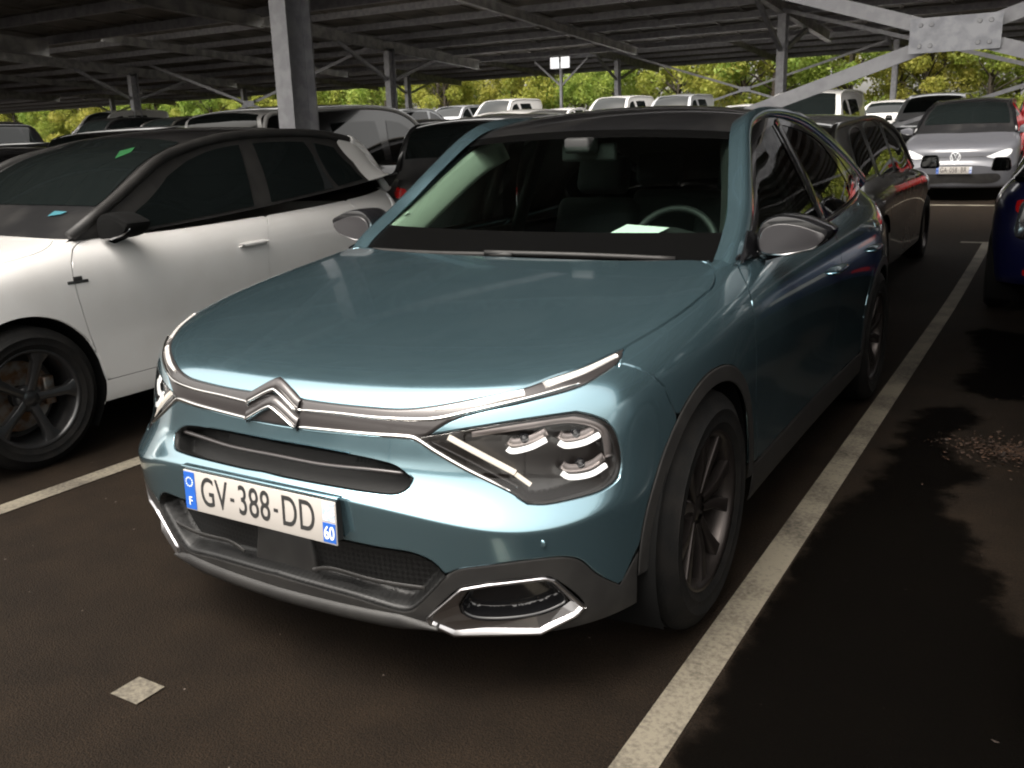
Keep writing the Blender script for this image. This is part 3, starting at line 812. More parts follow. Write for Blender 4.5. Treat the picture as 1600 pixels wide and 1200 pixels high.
SLOT_TOP = [(0, -0.012, 0.664), (0.179, -0.007, 0.662), (0.32, 0.011, 0.652), (0.366, 0.018, 0.643), (0.409, 0.022, 0.618)]
SLOT_BOT = [(0.409, 0.022, 0.618), (0.404, 0.013, 0.601), (0.385, -0.003, 0.588), (0.311, -0.024, 0.587), (0.08, -0.048, 0.592), (0, -0.046, 0.592)]
FOG_OUT = [(0.437, 0.009, 0.271), (0.531, 0.024, 0.364), (0.588, 0.048, 0.378), (0.702, 0.127, 0.387), (0.718, 0.145, 0.377), (0.763, 0.214, 0.285), (0.748, 0.199, 0.263), (0.676, 0.145, 0.223), (0.489, 0.05, 0.218), (0.442, 0.016, 0.252)]
FOG_IN = [(0.518, 0.029, 0.299), (0.548, 0.034, 0.346), (0.58, 0.046, 0.366), (0.685, 0.113, 0.377), (0.703, 0.131, 0.37), (0.741, 0.183, 0.293), (0.726, 0.169, 0.281), (0.676, 0.126, 0.263), (0.544, 0.048, 0.259), (0.52, 0.034, 0.277)]
HOOD_SHUT = [(0.752, 0.465, 0.873), (0.781, 0.616, 0.898), (0.796, 0.774, 0.92), (0.798, 0.924, 0.94), (0.796, 1.01, 0.951), (0.778, 1.091, 0.968), (0.749, 1.153, 0.984), (0.711, 1.197, 0.995), (0.666, 1.206, 1.001)]
CHU = [(0.083, 0.004, 0.751), (0.187, 0.013, 0.754), (0.328, 0.033, 0.753), (0.447, 0.068, 0.757), (0.51, 0.101, 0.771), (0.623, 0.185, 0.796), (0.716, 0.285, 0.818)]
CHL = [(0.07, -0.005, 0.709), (0.191, 0.004, 0.712), (0.298, 0.018, 0.713), (0.395, 0.04, 0.713), (0.41, 0.044, 0.71), (0.453, 0.053, 0.685), (0.521, 0.074, 0.646), (0.621, 0.113, 0.593)]
HOOK1 = [(0.607, 0.13, 0.687), (0.615, 0.134, 0.681), (0.651, 0.16, 0.687), (0.681, 0.187, 0.703)]
HOOK2 = [(0.705, 0.205, 0.694), (0.716, 0.212, 0.686), (0.752, 0.248, 0.688), (0.776, 0.28, 0.701)]
HOOK3 = [(0.716, 0.197, 0.623), (0.729, 0.205, 0.613), (0.77, 0.25, 0.612), (0.792, 0.284, 0.626)]
BAR1 = [(0.481, 0.07, 0.715), (0.553, 0.096, 0.675), (0.627, 0.13, 0.631)]
BAR2 = [(0.628, 0.13, 0.628), (0.66, 0.144, 0.603)]
RIB = [(0.443, 0.053, 0.705), (0.534, 0.083, 0.659), (0.636, 0.126, 0.599)]
BEZEL = [(0.53, 0.094, 0.724), (0.636, 0.163, 0.739), (0.729, 0.241, 0.745), (0.784, 0.293, 0.711), (0.798, 0.298, 0.643)]
DRLA = [(0.444, 0.078, 0.777), (0.523, 0.122, 0.79), (0.618, 0.195, 0.809)]
DRLB = [(0.65, 0.233, 0.82), (0.71, 0.322, 0.84), (0.751, 0.421, 0.861)]
DRL_END = [(0.752, 0.465, 0.873), (0.76, 0.435, 0.862), (0.762, 0.399, 0.849)]
CLAD_IN = [(0, -0.05, 0.456), (0.24, -0.049, 0.455), (0.339, -0.036, 0.451), (0.431, -0.016, 0.446), (0.472, -0.003, 0.429), (0.501, 0.01, 0.395)]
CLAD_OUT = [(0.501, 0.01, 0.395), (0.522, 0.015, 0.409), (0.546, 0.024, 0.417), (0.668, 0.092, 0.434), (0.737, 0.159, 0.43), (0.761, 0.193, 0.413), (0.784, 0.233, 0.366), (0.816, 0.304, 0.311)]
LG_BOT = [(0, -0.048, 0.31), (0.043, -0.046, 0.308), (0.242, -0.031, 0.299), (0.38, -0.004, 0.28300000000000003), (0.404, -0.004, 0.29000000000000004), (0.444, 0.001, 0.328), (0.501, 0.01, 0.395)]
#BAKE1
HOOD_REAR = [(.666, 1.206, 1.001), (.513, 1.135, 1.001), (.303, 1.098, 1.002), (0, 1.085, 1.004)]
DOOR1 = [(.83, 1.225, .966), (.85, 1.195, .925), (.868, 1.165, .885), (.882, 1.154, .841), (.888, 1.151, .792), (.891, 1.165, .71), (.883, 1.205, .571), (.879, 1.25, .43), (.879, 1.27, .345)]
DOOR2 = [(.80, 2.52, 1.0), (.855, 2.465, .93), (.888, 2.42, .78), (.878, 2.43, .6), (.87, 2.46, .345)]
DOOR3 = [(.77, 3.30, 1.03), (.87, 3.30, .95), (.895, 3.24, .82), (.895, 3.12, .70), (.885, 3.03, .56), (.88, 2.985, .345)]
AXF, AXR, WR = .78, 3.45, .345

class CarBody:
    """half body and glasshouse sheets of one car; M maps the hero's lines onto this car"""
    def __init__(self, M=None, roof=None, side=None):
        self.M = M or (lambda p: p)
        net = hero_net()
        if M: net = np.array([[M(p) for p in row] for row in net])
        self.S = Surf(net)
        self.R = Surf(roof) if roof is not None else None
        self.G = Surf(side) if side is not None else None
    def ln(self, pts, step=.02):
        """line on the body: 3-D points -> parameters"""
        q = catmull([self.M(p) for p in pts], step)
        r = np.array([self.S.near(p) for p in q])
        for i, p in enumerate(q):
            if abs(p[0]) < 1e-4: r[i, 0] = 0
        return r
    def arc(self, ax, rad, a0, a1, n=30, zc=None):
        """arc round a wheel seen from the side; angle 0 = towards the tail, 90 = up"""
        c = self.M((.9, ax, WR)); out = []
        for a in np.linspace(math.radians(a0), math.radians(a1), n):
            out.append(self.S.side(c[1]+rad*math.cos(a), c[2]+rad*math.sin(a)))
        return np.array(out)
    def arc_to_bottom(self, ax, rad, a0, a1, n=30):
        return self.arc(ax, rad, a0, a1, n)

def poly_uv(S, pts): return np.array([S.near(p) for p in pts])

def half_pair(name, VF, m, root, both_label=None):
    """left and right copies of a half-body panel as two objects"""
    V, F = VF
    a = make_obj(name, V, F, m, root)
    W, G = flipx(V, F)
    b = make_obj(name, W, G, m, root)
    return a, b

def make_wheel(root, u, v, z, R, rim_r, width, side, style, mr, name='wheel', steer=0.0):
    """side=+1: outer face towards +u"""
    w = empty(name, (u, v, z), 0, root)
    if side < 0: w.rotation_euler = (0, 0, math.pi+steer)
    else: w.rotation_euler = (0, 0, steer)
    h = width/2
    m0 = (rim_r+R)/2
    sw_ = [(h-.01, rim_r-.005), (h, rim_r+.012), (h+.004, rim_r+.022), (h+.0055, rim_r+.024), (h+.005, rim_r+.028), (h+.007, m0), (h+.0085, m0+.002), (h+.0085, m0+.006), (h+.006, m0+.008), (h-.004, R-.028), (h-.006, R-.026), (h-.012, R-.014), (h-.026, R-.004)]
    tr_ = []
    for g in (.055, .02, -.02, -.055): tr_ += [(g+.005, R), (g+.004, R-.007), (g-.004, R-.007), (g-.005, R)]
    prof = sw_+tr_+[(-x_, r_) for x_, r_ in reversed(sw_)]
    t = MB().lathe(prof, 64).build('tyre', RUBBER, w, smooth=True); t.data.set_sharp_from_angle(angle=math.radians(40))
    for rr in (rim_r+.03, (rim_r+R)/2+.012):                       # moulded rings on the sidewall
        pass
    rimp = [(h-.012, rim_r+.004), (h-.004, rim_r), (h-.012, rim_r-.012), (h-.03, rim_r-.018), (-h+.02, rim_r-.03), (-h+.01, rim_r-.005)]
    rim = MB().lathe(rimp, 56).build('rim', mr, w, smooth=True)
    disc = MB().lathe([(-.03, .05), (-.03, rim_r*.72), (-.045, rim_r*.72), (-.045, .05)], 36).build('brake_disc', STEEL, w, smooth=False)
    MB().lathe([(-.06, .0), (-.06, rim_r-.03), (-.075, rim_r-.03)], 36).build('wheel_back', PLASTIC, w)
    cal = MB().box((-.03, rim_r*.62, 0), (.06, rim_r*.24, rim_r*.6)).build('brake_caliper', STEEL, w, bevel=.008)
    n = 5
    x1 = h-.018; x0 = h-.055
    for k in range(n):
        a = 2*math.pi*k/n+.3
        def P(x, r, da): return (x, r*math.sin(a+da), r*math.cos(a+da))
        mb = MB()
        if style == 'twin':                                          # V-shaped pair of blades
            for s in (-1, 1):
                pts = [(.045, s*.05, s*.55), (rim_r*.55, s*.10, s*.33), (rim_r-.012, s*.20, s*.40)]
                ring = []
                for (r, d0, d1) in pts:
                    xx = x0+(x1-x0)*(r/rim_r)**.5
                    ring.append([P(xx, r, d0), P(xx, r, d1), P(xx-.03, r, d1), P(xx-.03, r, d0)])
                mb.grid(np.array(ring), closed_u=True)
        else:                                                        # broad forked spoke
            pts = [(.04, -.55, .55), (rim_r*.4, -.20, .20), (rim_r*.75, -.13, .13), (rim_r-.012, -.22, .22)]
            ring = []
            for (r, d0, d1) in pts:
                xx = x0+(x1-x0)*(r/rim_r)**.6
                ring.append([P(xx, r, d0), P(xx+.006, r, (d0+d1)/2), P(xx, r, d1), P(xx-.035, r, d1), P(xx-.035, r, d0)])
            mb.grid(np.array(ring), closed_u=True)
        mb.build('spoke', mr, w, bevel=.003)
    MB().lathe([(x0-.03, .062), (x0+.004, .062), (x0+.012, .05), (x0+.012, .03), (x0+.014, .028), (x0+.014, 0)], 28).build('hub_cap', mr, w, smooth=True)
    for k in range(5):
        a = 2*math.pi*k/5
        MB().lathe([(x0-.0, .009), (x0+.012, .008), (x0+.012, 0)], 8, 'x', (0, .042*math.sin(a), .042*math.cos(a))).build('wheel_bolt', ALLOYB, w)
    return w

def number_plate(root, text, dept, loc, rot=(0, 0, 0), w=.52, h=.11):
    p = MB().box((0, 0, 0), (w, .004, h)).build('number_plate', PLATEW, root, bevel=.0015)
    p.location = loc; p.rotation_euler = rot
    MB().box((-w/2+.0215, -.0025, 0), (.039, .002, h-.008)).build('country_band', BLUEB, p)
    MB().box((w/2-.0215, -.0025, -.0255), (.039, .002, h/2-.006)).build('region_band', BLUEB, p)
    MB().box((w/2-.0215, -.0025, .027), (.036, .0015, h/2-.010)).build('region_crest', mat('crest_pale_blue', (.55, .62, .75), .4, build=noise_mix((.35, .45, .65), (.8, .8, .82), 140, 2)), p)
    a_, b_, c_ = text.split('-')
    for t_, x_ in ((a_, -.150), (b_, -.008), (c_, .140)):
        text_mesh(t_, 'registration_text', INK, p, .112, .66, (x_, -.0025, .001), bold=.0006, spacing=1.04)
    for x_ in (-.084, .067): MB().box((x_, -.0025, 0), (.014, .001, .009)).build('registration_dash', INK, p)
    text_mesh('F', 'country_letter', WHITEINK, p, .034, .9, (-w/2+.0215, -.0042, -.030))
    text_mesh(dept, 'department_number', WHITEINK, p, .046, .72, (w/2-.0215, -.0042, -.027), bold=.0006)
    for k in range(12):
        a = 2*math.pi*k/12
        MB().box((-w/2+.0215+.012*math.cos(a), -.0038, .024+.012*math.sin(a)), (.0035, .0006, .0035)).build('star', WHITEINK, p)
    return p

# ---- the teal car itself
HERO_ROOF = []
_c = [(1.06, .965), (1.32, 1.12), (1.57, 1.275), (1.74, 1.375), (1.83, 1.42), (1.95, 1.462), (2.15, 1.505), (2.4, 1.525), (2.7, 1.518), (3.0, 1.49), (3.4, 1.42), (3.8, 1.31), (4.08, 1.18), (4.2, 1.12)]
_e = [(.775, 1.25, .965), (.735, 1.50, 1.115), (.675, 1.69, 1.26), (.63, 1.82, 1.352), (.608, 1.89, 1.392), (.592, 1.98, 1.432), (.582, 2.17, 1.466), (.582, 2.42, 1.472), (.582, 2.72, 1.455), (.586, 3.02, 1.414), (.592, 3.4, 1.345), (.60, 3.8, 1.25), (.605, 4.08, 1.165), (.61, 4.2, 1.11)]
def sheet_from(center, edge, fr=(0, .22, .45, .68, .86, .95, 1.0), pw=2.4):
    net = []
    for (vc, zc), (ue, ve, ze) in zip(center, edge):
        net.append([(ue*f, vc+(ve-vc)*f**2, zc+(ze-zc)*f**pw) for f in fr])
    return net
HERO_ROOF = sheet_from(_c, _e)
_sb = [(.782, 1.24, .985), (.79, 1.40, .984), (.795, 1.6, .985), (.797, 1.8, .988), (.797, 2.1, .996), (.79, 2.45, 1.008), (.782, 2.8, 1.024), (.762, 3.15, 1.045), (.735, 3.5, 1.066), (.69, 3.82, 1.09), (.65, 4.0, 1.11)]
_st = [(.772, 1.28, 1.005), (.742, 1.50, 1.125), (.682, 1.69, 1.268), (.615, 1.89, 1.402), (.592, 2.12, 1.468), (.590, 2.45, 1.474), (.590, 2.8, 1.448), (.594, 3.12, 1.402), (.602, 3.48, 1.332), (.612, 3.85, 1.243), (.62, 4.1, 1.165)]
def side_from(base, top, bulge=.016):
    rows = []
    for f, b in ((0, 0), (.3, 1.0), (.65, 1.1), (1, 0)):
        rows.append([tuple(np.array(p)*(1-f)+np.array(q)*f+np.array([bulge*b, 0, 0])) for p, q in zip(base, top)])
    return rows
HERO_SIDE = side_from(_sb, _st)

CB = CarBody(None, HERO_ROOF, HERO_SIDE)
S, RS, GS = CB.S, CB.R, CB.G
hero = empty('parked_car')
tag(hero, 'teal crossover car with slim split headlights and black roof, nearest and in the middle', 'car')
ln = CB.ln
R0, R1 = .372, .418
arc1 = CB.arc(AXF, R1, 125.5, 190, 26)                    # front flank of the arch, top of bumper down
lHF, lDE, lDL, lBL = ln(HF, .012), ln(DRL_END), ln(DRL_LOW, .012), ln(BAND_LOW, .012)
lLT, lLO, lLL = ln(LAMP_TOP, .012), ln(LAMP_OUT, .010), ln(LAMP_LOW, .012)
lCI, lCO, lST, lSB, lLG = ln(CLAD_IN, .012), ln(CLAD_OUT, .010), ln(SLOT_TOP, .010), ln(SLOT_BOT, .010), ln(LG_BOT, .010)
lFO = ln(FOG_OUT+[FOG_OUT[0]], .010)[:-1]
lHS, lHR = ln(HOOD_SHUT), ln(HOOD_REAR)
lD1, lD2, lD3 = ln(DOOR1), ln(DOOR2), ln(DOOR3)
BS = np.vstack([lDL[0], *[S.near(p) for p in catmull([(.761, .402, .848), (.789, .418, .841), (.821, .444, .824), (.852, .493, .775)], .02)[1:]]])
arcstart = CB.arc(AXF, R1, 125.5, 125.5, 1)
BS = np.vstack([BS, arcstart])
TOPT = S.T
def along_top(s0, s1, n=14): return np.stack([np.linspace(s0, s1, n), np.full(n, TOPT)], 1)
def s_at_top(v):
    ss = np.linspace(0, S.S, 800); P = S.ev(ss, np.full(800, TOPT)); k = np.argmin(np.abs(P[:, 1]-v)+(ss > S.S*.9)*9)
    return ss[k]
# hood
half = np.vstack([lHF, lDE[:0], lHS[1:], lHR[1:], ])
V, F = mesh_region(S, half, cell=.022, groove=.02, gw=.003)
make_obj('hood', *both(V, F), TEAL, hero, weld=True)
# grille band between hood and bumper
V, F = mesh_region(S, np.vstack([lHF, lDE[1:], lDL[1:], lBL[::-1]]), cell=.014, groove=.004, gw=.004)
band = make_obj('grille_band', *both(V, F), BAND, hero, weld=True)
# painted bumper
outer = np.vstack([lBL, lLL[::-1][1:], lLO[::-1][1:], lLT[::-1][1:], lDL[::-1][1:], BS[1:], arc1[1:-7], lCO[::-1], lCI[::-1][1:], lSB[::-1], lST[::-1][1:]])
V, F = mesh_region(S, outer, cell=.014, groove=.012, gw=.0028)
make_obj('front_bumper', *both(V, F), TEAL, hero, weld=True)
# upper slot intake
V, F = mesh_region(S, np.vstack([lST, lSB[1:]]), cell=.012, depth=.055, ramp=.010)
slot = make_obj('upper_intake', *both(V, F), mat('intake_black', (.006, .006, .006), .6, spec=.25), hero, weld=True)
bar = ln([(0, -.02, .628), (.162, -.019, .628), (.30, .0, .630), (.385, .012, .630)], .012)
full_ribbon(S, bar, .011, .007, -.016).build('intake_bar', BAND, slot, smooth=True)
# lower intake
V, F = mesh_region(S, np.vstack([lCI, lLG[::-1]]), cell=.012, depth=.06, ramp=.014)
def meshmat(nt, b):
    L = nt.links.new
    tc = node(nt, 'ShaderNodeTexCoord'); mp = node(nt, 'ShaderNodeMapping'); mp.inputs['Rotation'].default_value = (0, math.radians(45), 0); mp.inputs['Scale'].default_value = (95, 1, 95)
    L(tc.outputs['Object'], mp.inputs['Vector']); ck = node(nt, 'ShaderNodeTexChecker', Scale=1.0); L(mp.outputs[0], ck.inputs['Vector'])
    ck.inputs['Color1'].default_value = (.002, .002, .002, 1); ck.inputs['Color2'].default_value = (.009, .009, .009, 1)
    L(ck.outputs['Color'], b.inputs['Base Color'])
    bp = node(nt, 'ShaderNodeBump', Strength=1.0, Distance=.006); L(ck.outputs['Fac'], bp.inputs['Height']); L(bp.outputs['Normal'], b.inputs['Normal'])
MESHM = mat('mesh_grille', (.012, .012, .012), .5, build=meshmat)
lg = make_obj('lower_intake', *both(V, F), MESHM, hero, weld=True)
for pts in ([(.12, -.02, .345), (.17, -.02, .36), (.30, -.01, .35), (.44, 0, .345)],):
    q = ln(pts, .015); mb = ribbon(S, q, .012, .003, -.016); V = np.array(mb.V)
    for sg in (1, -1): make_obj('intake_vane', V*np.array([sg, 1, 1]), mb.F, PLASTIC, lg)
q = ln([(0, -.04, .43), (0.001, -.04, .31)], .01)
MB().box((0, .012, .365), (.22, .04, .10), None, .85).build('radar_cover', PLASTIC, lg, bevel=.008)
# dark lower bumper cladding
bot = np.array([[s_, .55] for s_ in np.linspace(CB.arc(AXF, R1, 196, 196, 1)[0][0], 0, 40)])
outer = np.vstack([lCO, arc1[-7:], bot, lLG])
V, F = mesh_region(S, outer, holes=[lFO], cell=.016, groove=.003, gw=.004)
clad = make_obj('bumper_cladding', *both(V, F), PLASTIC, hero, weld=True)
# chin lip under the cladding
lip = np.array([[s_, .75] for s_ in np.linspace(0, S.near((.47, .02, .2))[0], 50)])
full_ribbon(S, lip, np.interp(np.linspace(0, 1, 50), [0, .7, 1], [.045, .045, .004]), .020, -.006).build('chin_lip', PLASTIC, hero, smooth=True)
# fog-lamp pockets with satin frames
lFI = ln(FOG_IN+[FOG_IN[0]], .010)[:-1]
V, F = mesh_region(S, lFI, cell=.010, depth=.04, ramp=.014, lift=-.020)
fogs = half_pair('fog_pocket', (V, F), GLOSSB, hero)
P3, N3 = S.ev(lFO[:, 0], lFO[:, 1]), S.nrm(lFO[:, 0], lFO[:, 1])
cen = P3.mean(0)
def ring_mesh(P3, N3, cen, prof):
    """closed frame: profile of (inward distance, height) swept round a closed outline"""
    D = cen-P3; D = D-N3*(D*N3).sum(1, keepdims=True); D /= np.linalg.norm(D, axis=1, keepdims=True)
    col = lambda a: np.broadcast_to(np.asarray(a, float), (len(P3),)).reshape(-1, 1)
    G = np.stack([P3+D*col(a)+N3*col(b) for a, b in prof])
    return MB().grid(G, closed_u=True)
def resample(P, n):
    P = np.vstack([P, P[:1]]); d = np.r_[0, np.cumsum(np.linalg.norm(np.diff(P, axis=0), axis=1))]
    return np.stack([np.interp(np.linspace(0, d[-1], n, endpoint=False), d, P[:, k]) for k in range(3)], 1)
def corners(pts, n=10):
    out = []
    for a, b in zip(pts, pts[1:]+pts[:1]):
        out += [np.array(a)+(np.array(b)-np.array(a))*k/n for k in range(n)]
    return np.array(out)
Po, Pi = corners([tuple(S.ev(*[np.array([c]) for c in S.near(p)])[0]) for p in FOG_OUT]), corners([tuple(S.ev(*[np.array([c]) for c in S.near(p)])[0]) for p in FOG_IN])
No = np.array([S.nrm(*[np.array([c]) for c in S.near(p)])[0] for p in Po])
To = np.roll(Po, -1, 0)-np.roll(Po, 1, 0); To /= np.linalg.norm(To, axis=1, keepdims=True)
Do = np.cross(No, To); Do *= np.sign(((cen-Po)*Do).sum(1, keepdims=True))
G = np.stack([Po-No*.004, Po+No*.005, Po+Do*.004+No*.0065, Po+Do*.009+No*.003, Po+Do*.010-No*.03])
mb = MB().grid(G, closed_u=True); V = np.array(mb.V)
Oc = np.array([S.ev(*[np.array([c]) for c in S.near(p)])[0] for p in FOG_OUT]); Ic = np.array([S.ev(*[np.array([c]) for c in S.near(p)])[0] for p in FOG_IN])
cn = S.nrm(*[np.array([c]) for c in S.near(cen)])[0]
Oc = Oc-cn*.002; Ic = Ic-cn*.022
fac = MB(); dark = MB()
for k0 in range(10):
    k1 = (k0+1) % 10
    (dark if k0 in (1, 2, 3) else fac).add([Oc[k1], Oc[k0], Ic[k0], Ic[k1]], [(0, 1, 2, 3)])
DV = np.array(dark.V)
FV = np.array(fac.V)
for sg, fg in ((1, fogs[0]), (-1, fogs[1])):
    make_obj('fog_frame', V*np.array([sg, 1, 1]), mb.F if sg < 0 else [tuple(reversed(f)) for f in mb.F], SATIN, fg)
    MB().add(FV*np.array([sg, 1, 1]), fac.F).build('fog_facet', SATIN, fg)
    MB().add(DV*np.array([sg, 1, 1]), dark.F).build('fog_hood', GLOSSB, fg)
    MB().lathe([(0, 0), (0, .017), (.03, .020), (.034, .012), (.034, 0)], 20, 'y', (sg*.69, .20, .335)).build('fog_lens', LGLASS, fg, smooth=True)
# headlights
lamp_poly = np.vstack([lLT, lLO[1:], lLL[1:]])
V, F = mesh_region(S, lamp_poly, cell=.016, groove=.003, gw=.003)
lens = half_pair('headlight', (V, F), LGLASS, hero)
V, F = mesh_region(S, lamp_poly, cell=.016, depth=.055, ramp=.03, lift=-.004)
LAMPIN = mat('lamp_housing', (.022, .018, .017), .3, coat=.3)
W_, G_ = flipx(V, F)
make_obj('housing', V, F, LAMPIN, lens[0]); make_obj('housing', W_, G_, LAMPIN, lens[1])
def lamp_strip(pts, w, h, m, name, lift=-.012, par=lens, hollow=False):
    q = ln(pts, .006); mb = ribbon(S, q, w, h, lift); V = np.array(mb.V)
    for sg, p in ((1, par[0]), (-1, par[1])):
        make_obj(name, V*np.array([sg, 1, 1]), mb.F if sg > 0 else [tuple(reversed(f)) for f in mb.F], m, p)
LAMPUP = mat('lamp_bezel', (.34, .30, .29), .3, metal=.7)
for pts, w in ((HOOK1, .013), (HOOK2, .014), (HOOK3, .013)):
    lamp_strip(pts, w, .006, LED, 'lamp_hook')
    up = [(p[0]+.002, p[1]+.005, p[2]+.017) for p in pts]
    lamp_strip(up, .022, .004, LAMPUP, 'lamp_bowl', -.03)
for hk in (HOOK1, HOOK2, HOOK3):                            # projector lenses above each hook
    c0 = np.array(hk).mean(0)+np.array([.002, .004, .016]); pp = S.near(c0)
    b0 = S.ev(*[np.array([c]) for c in pp])[0]; n0 = S.nrm(*[np.array([c]) for c in pp])[0]; c1 = b0-n0*.034
    for sg, p in ((1, lens[0]), (-1, lens[1])):
        o_ = MB().lathe([(-.012, .0), (-.010, .008), (-.004, .0135), (.004, .0145)], 18, 'y').build('projector_lens', mat('projector_glass', (.03, .03, .035), .03, coat=1), p, smooth=True)
        o_.location = (sg*c1[0], c1[1], c1[2])
        o_.rotation_euler = (0, 0, sg*math.atan2(n0[0], -n0[1]))
lamp_strip(BAR1, .014, .006, mat('lamp_light_bar', (.8, .72, .62), .25, metal=.3, emit=(1, .9, .76), emit_s=.3), 'light_bar')
lamp_strip(BAR2, .011, .005, MATS['lamp_light_bar'], 'light_bar')
lamp_strip(RIB, .007, .004, BAND, 'lamp_rib', -.006)
lamp_strip(BEZEL, .020, .004, LAMPUP, 'lamp_bezel', -.02)
# upper running lamps set in the band
drl = []
for sg in (1, -1): pass
DRLM = mat('running_lamp', (.82, .78, .74), .15, metal=.4, coat=1, emit=(1, .95, .9), emit_s=.05)
for pts, ws in ((DRLA, (.007, .017, .017)), (DRLB, (.020, .018, .013))):
    q = ln(pts, .01); wv = np.interp(np.linspace(0, 1, len(q)), [0, .5, 1], ws)
    C3, N = S.ev(q[:, 0], q[:, 1]), S.nrm(q[:, 0], q[:, 1])
    mb = strip(C3, N, wv, .004); V = np.array(mb.V)
    for sg in (1, -1): make_obj('running_lamp', V*np.array([sg, 1, 1]), mb.F if sg > 0 else [tuple(reversed(f)) for f in mb.F], DRLM, band)
# chrome lines running through the double chevron
for pts, w1 in ((CHU, .0085), (CHL, .010)):
    q = ln(pts, .012); n_ = len(q)
    wv = w1*np.interp(np.linspace(0, 1, n_), [0, .06, .5, .93, 1], [.7, .8, 1.15, 1., .15])
    C3, N = S.ev(q[:, 0], q[:, 1]), S.nrm(q[:, 0], q[:, 1])
    mb = strip(C3, N, wv, .005); V = np.array(mb.V)
    for sg in (1, -1): make_obj('chrome_line', V*np.array([sg, 1, 1]), mb.F if sg > 0 else [tuple(reversed(f)) for f in mb.F], CHROME, band)
# double chevron emblem
emb = empty('emblem', (0, 0, 0), 0, band)
def chevron(zf, za, vf, va, th, hw=.088, dpt=.016):
    """one chevron: feet at (+-hw, vf, zf), apex at (0, va, za), thickness th in z"""
    mb = MB()
    n = 6
    rows = []
    for k in range(-n, n+1):
        f = k/n; a = abs(f)
        rd = (1-a)**2*0 + (min(1, (1-a)*6)) # rounded tip
        u = f*hw; z = za+(zf-za)*a-.006*(1-a)**6; v = va+(vf-va)*a
        rows.append([(u, v+dpt, z-th/2), (u, v, z-th*.42), (u, v-.004, z), (u, v+.003, z+th*.45), (u, v+dpt, z+th/2)])
    mb.grid(np.array(rows))
    return mb
m_ = chevron(.755, .805, .000, .020, .040); m_.build('upper_chevron', BAND, emb, smooth=True)
m_ = chevron(.714, .766, -.010, -.002, .036); m_.build('lower_chevron', BAND, emb, smooth=True)
for (zf, za, vf, va) in ((.752, .797, -.002, .014), (.710, .757, -.012, -.006)):
    rows = [(f*.084, vf+(va-vf)*(1-abs(f))-.004, zf+(za-zf)*(1-abs(f))-.004*(1-abs(f))**6) for f in np.linspace(-1, 1, 17)]
    C3 = np.array(rows); N = np.tile(np.array([0, -1, .25])/1.03, (17, 1))
    strip(C3, N, .0075, .005).build('chrome_edge', CHROME, emb, smooth=True)
# fender, doors, rear body, arches, sills
arcF = CB.arc(AXF, R1, 125.5, 1, 34)
s1 = s_at_top(1.33); s2 = s_at_top(2.52); s3 = s_at_top(3.30)
fender = np.vstack([lHS[::-1], lDE[1:], BS[1:], arcF[1:], lD1[::-1], along_top(s1, s_at_top(1.235), 6), [S.near((.70, 1.215, .998))]])
half_pair('fender', mesh_region(S, fender, cell=.02, groove=.018, gw=.003), TEAL, hero)
cowl = np.vstack([lHR[::-1], [S.near((.70, 1.215, .998))], along_top(s_at_top(1.235), 0, 20)])
V, F = mesh_region(S, cowl, cell=.02, lift=-.03)
make_obj('cowl', *both(V, F), PLASTIC, hero, weld=True)
def down(l): return l[::-1]
zsill = .345
sillF = np.array([S.side(v, zsill) for v in np.linspace(1.27, 2.46, 20)])
door = np.vstack([lD1[::-1], along_top(s1, s2, 30), lD2[1:] if False else lD2, sillF[::-1]])
fd = half_pair('front_door', mesh_region(S, door, cell=.024, groove=.018, gw=.003), TEAL, hero)
sillR = np.array([S.side(v, zsill) for v in np.linspace(2.46, 2.985, 12)])
door = np.vstack([lD2[::-1], along_top(s2, s3, 24), lD3, sillR[::-1]])
rd = half_pair('rear_door', mesh_region(S, door, cell=.024, groove=.018, gw=.003), TEAL, hero)
arcR = CB.arc(AXR, R1, 180, 0, 40)
sb_ = np.array([[s_, .6] for s_ in np.linspace(S.side(AXR+R1, .30)[0], S.S, 30)])
rear = np.vstack([lD3[::-1], along_top(s3, S.S, 40), np.stack([np.full(20, S.S), np.linspace(TOPT, .6, 20)], 1)[1:], sb_[::-1], arcR[::-1]])
V, F = mesh_region(S, rear, cell=.03, groove=.018, gw=.003)
make_obj('rear_body', *both(V, F), TEAL, hero, weld=True)
def ring_poly(ax, a0=184, a1=-4):
    return np.vstack([CB.arc(ax, R1, a0, a1, 50), CB.arc(ax, R0, a1, a0, 50)])
half_pair('wheel_arch_trim', mesh_region(S, ring_poly(AXF), cell=.02, groove=.004, gw=.004, lift=.004), PLASTIC, hero)
half_pair('wheel_arch_trim', mesh_region(S, ring_poly(AXR), cell=.02, groove=.004, gw=.004, lift=.004), PLASTIC, hero)
sl = np.vstack([np.array([S.side(v, zsill) for v in np.linspace(AXF+R1, AXR-R1, 40)]), np.array([[s_, .4] for s_ in np.linspace(S.side(AXR-R1+.02, .3)[0], S.side(AXF+R1-.02, .3)[0], 40)])])
half_pair('sill_trim', mesh_region(S, sl, cell=.025, groove=.004, gw=.004, lift=.006), PLASTIC, hero)
LINER = mat('wheel_liner', (.004, .004, .004), .9, spec=.1)
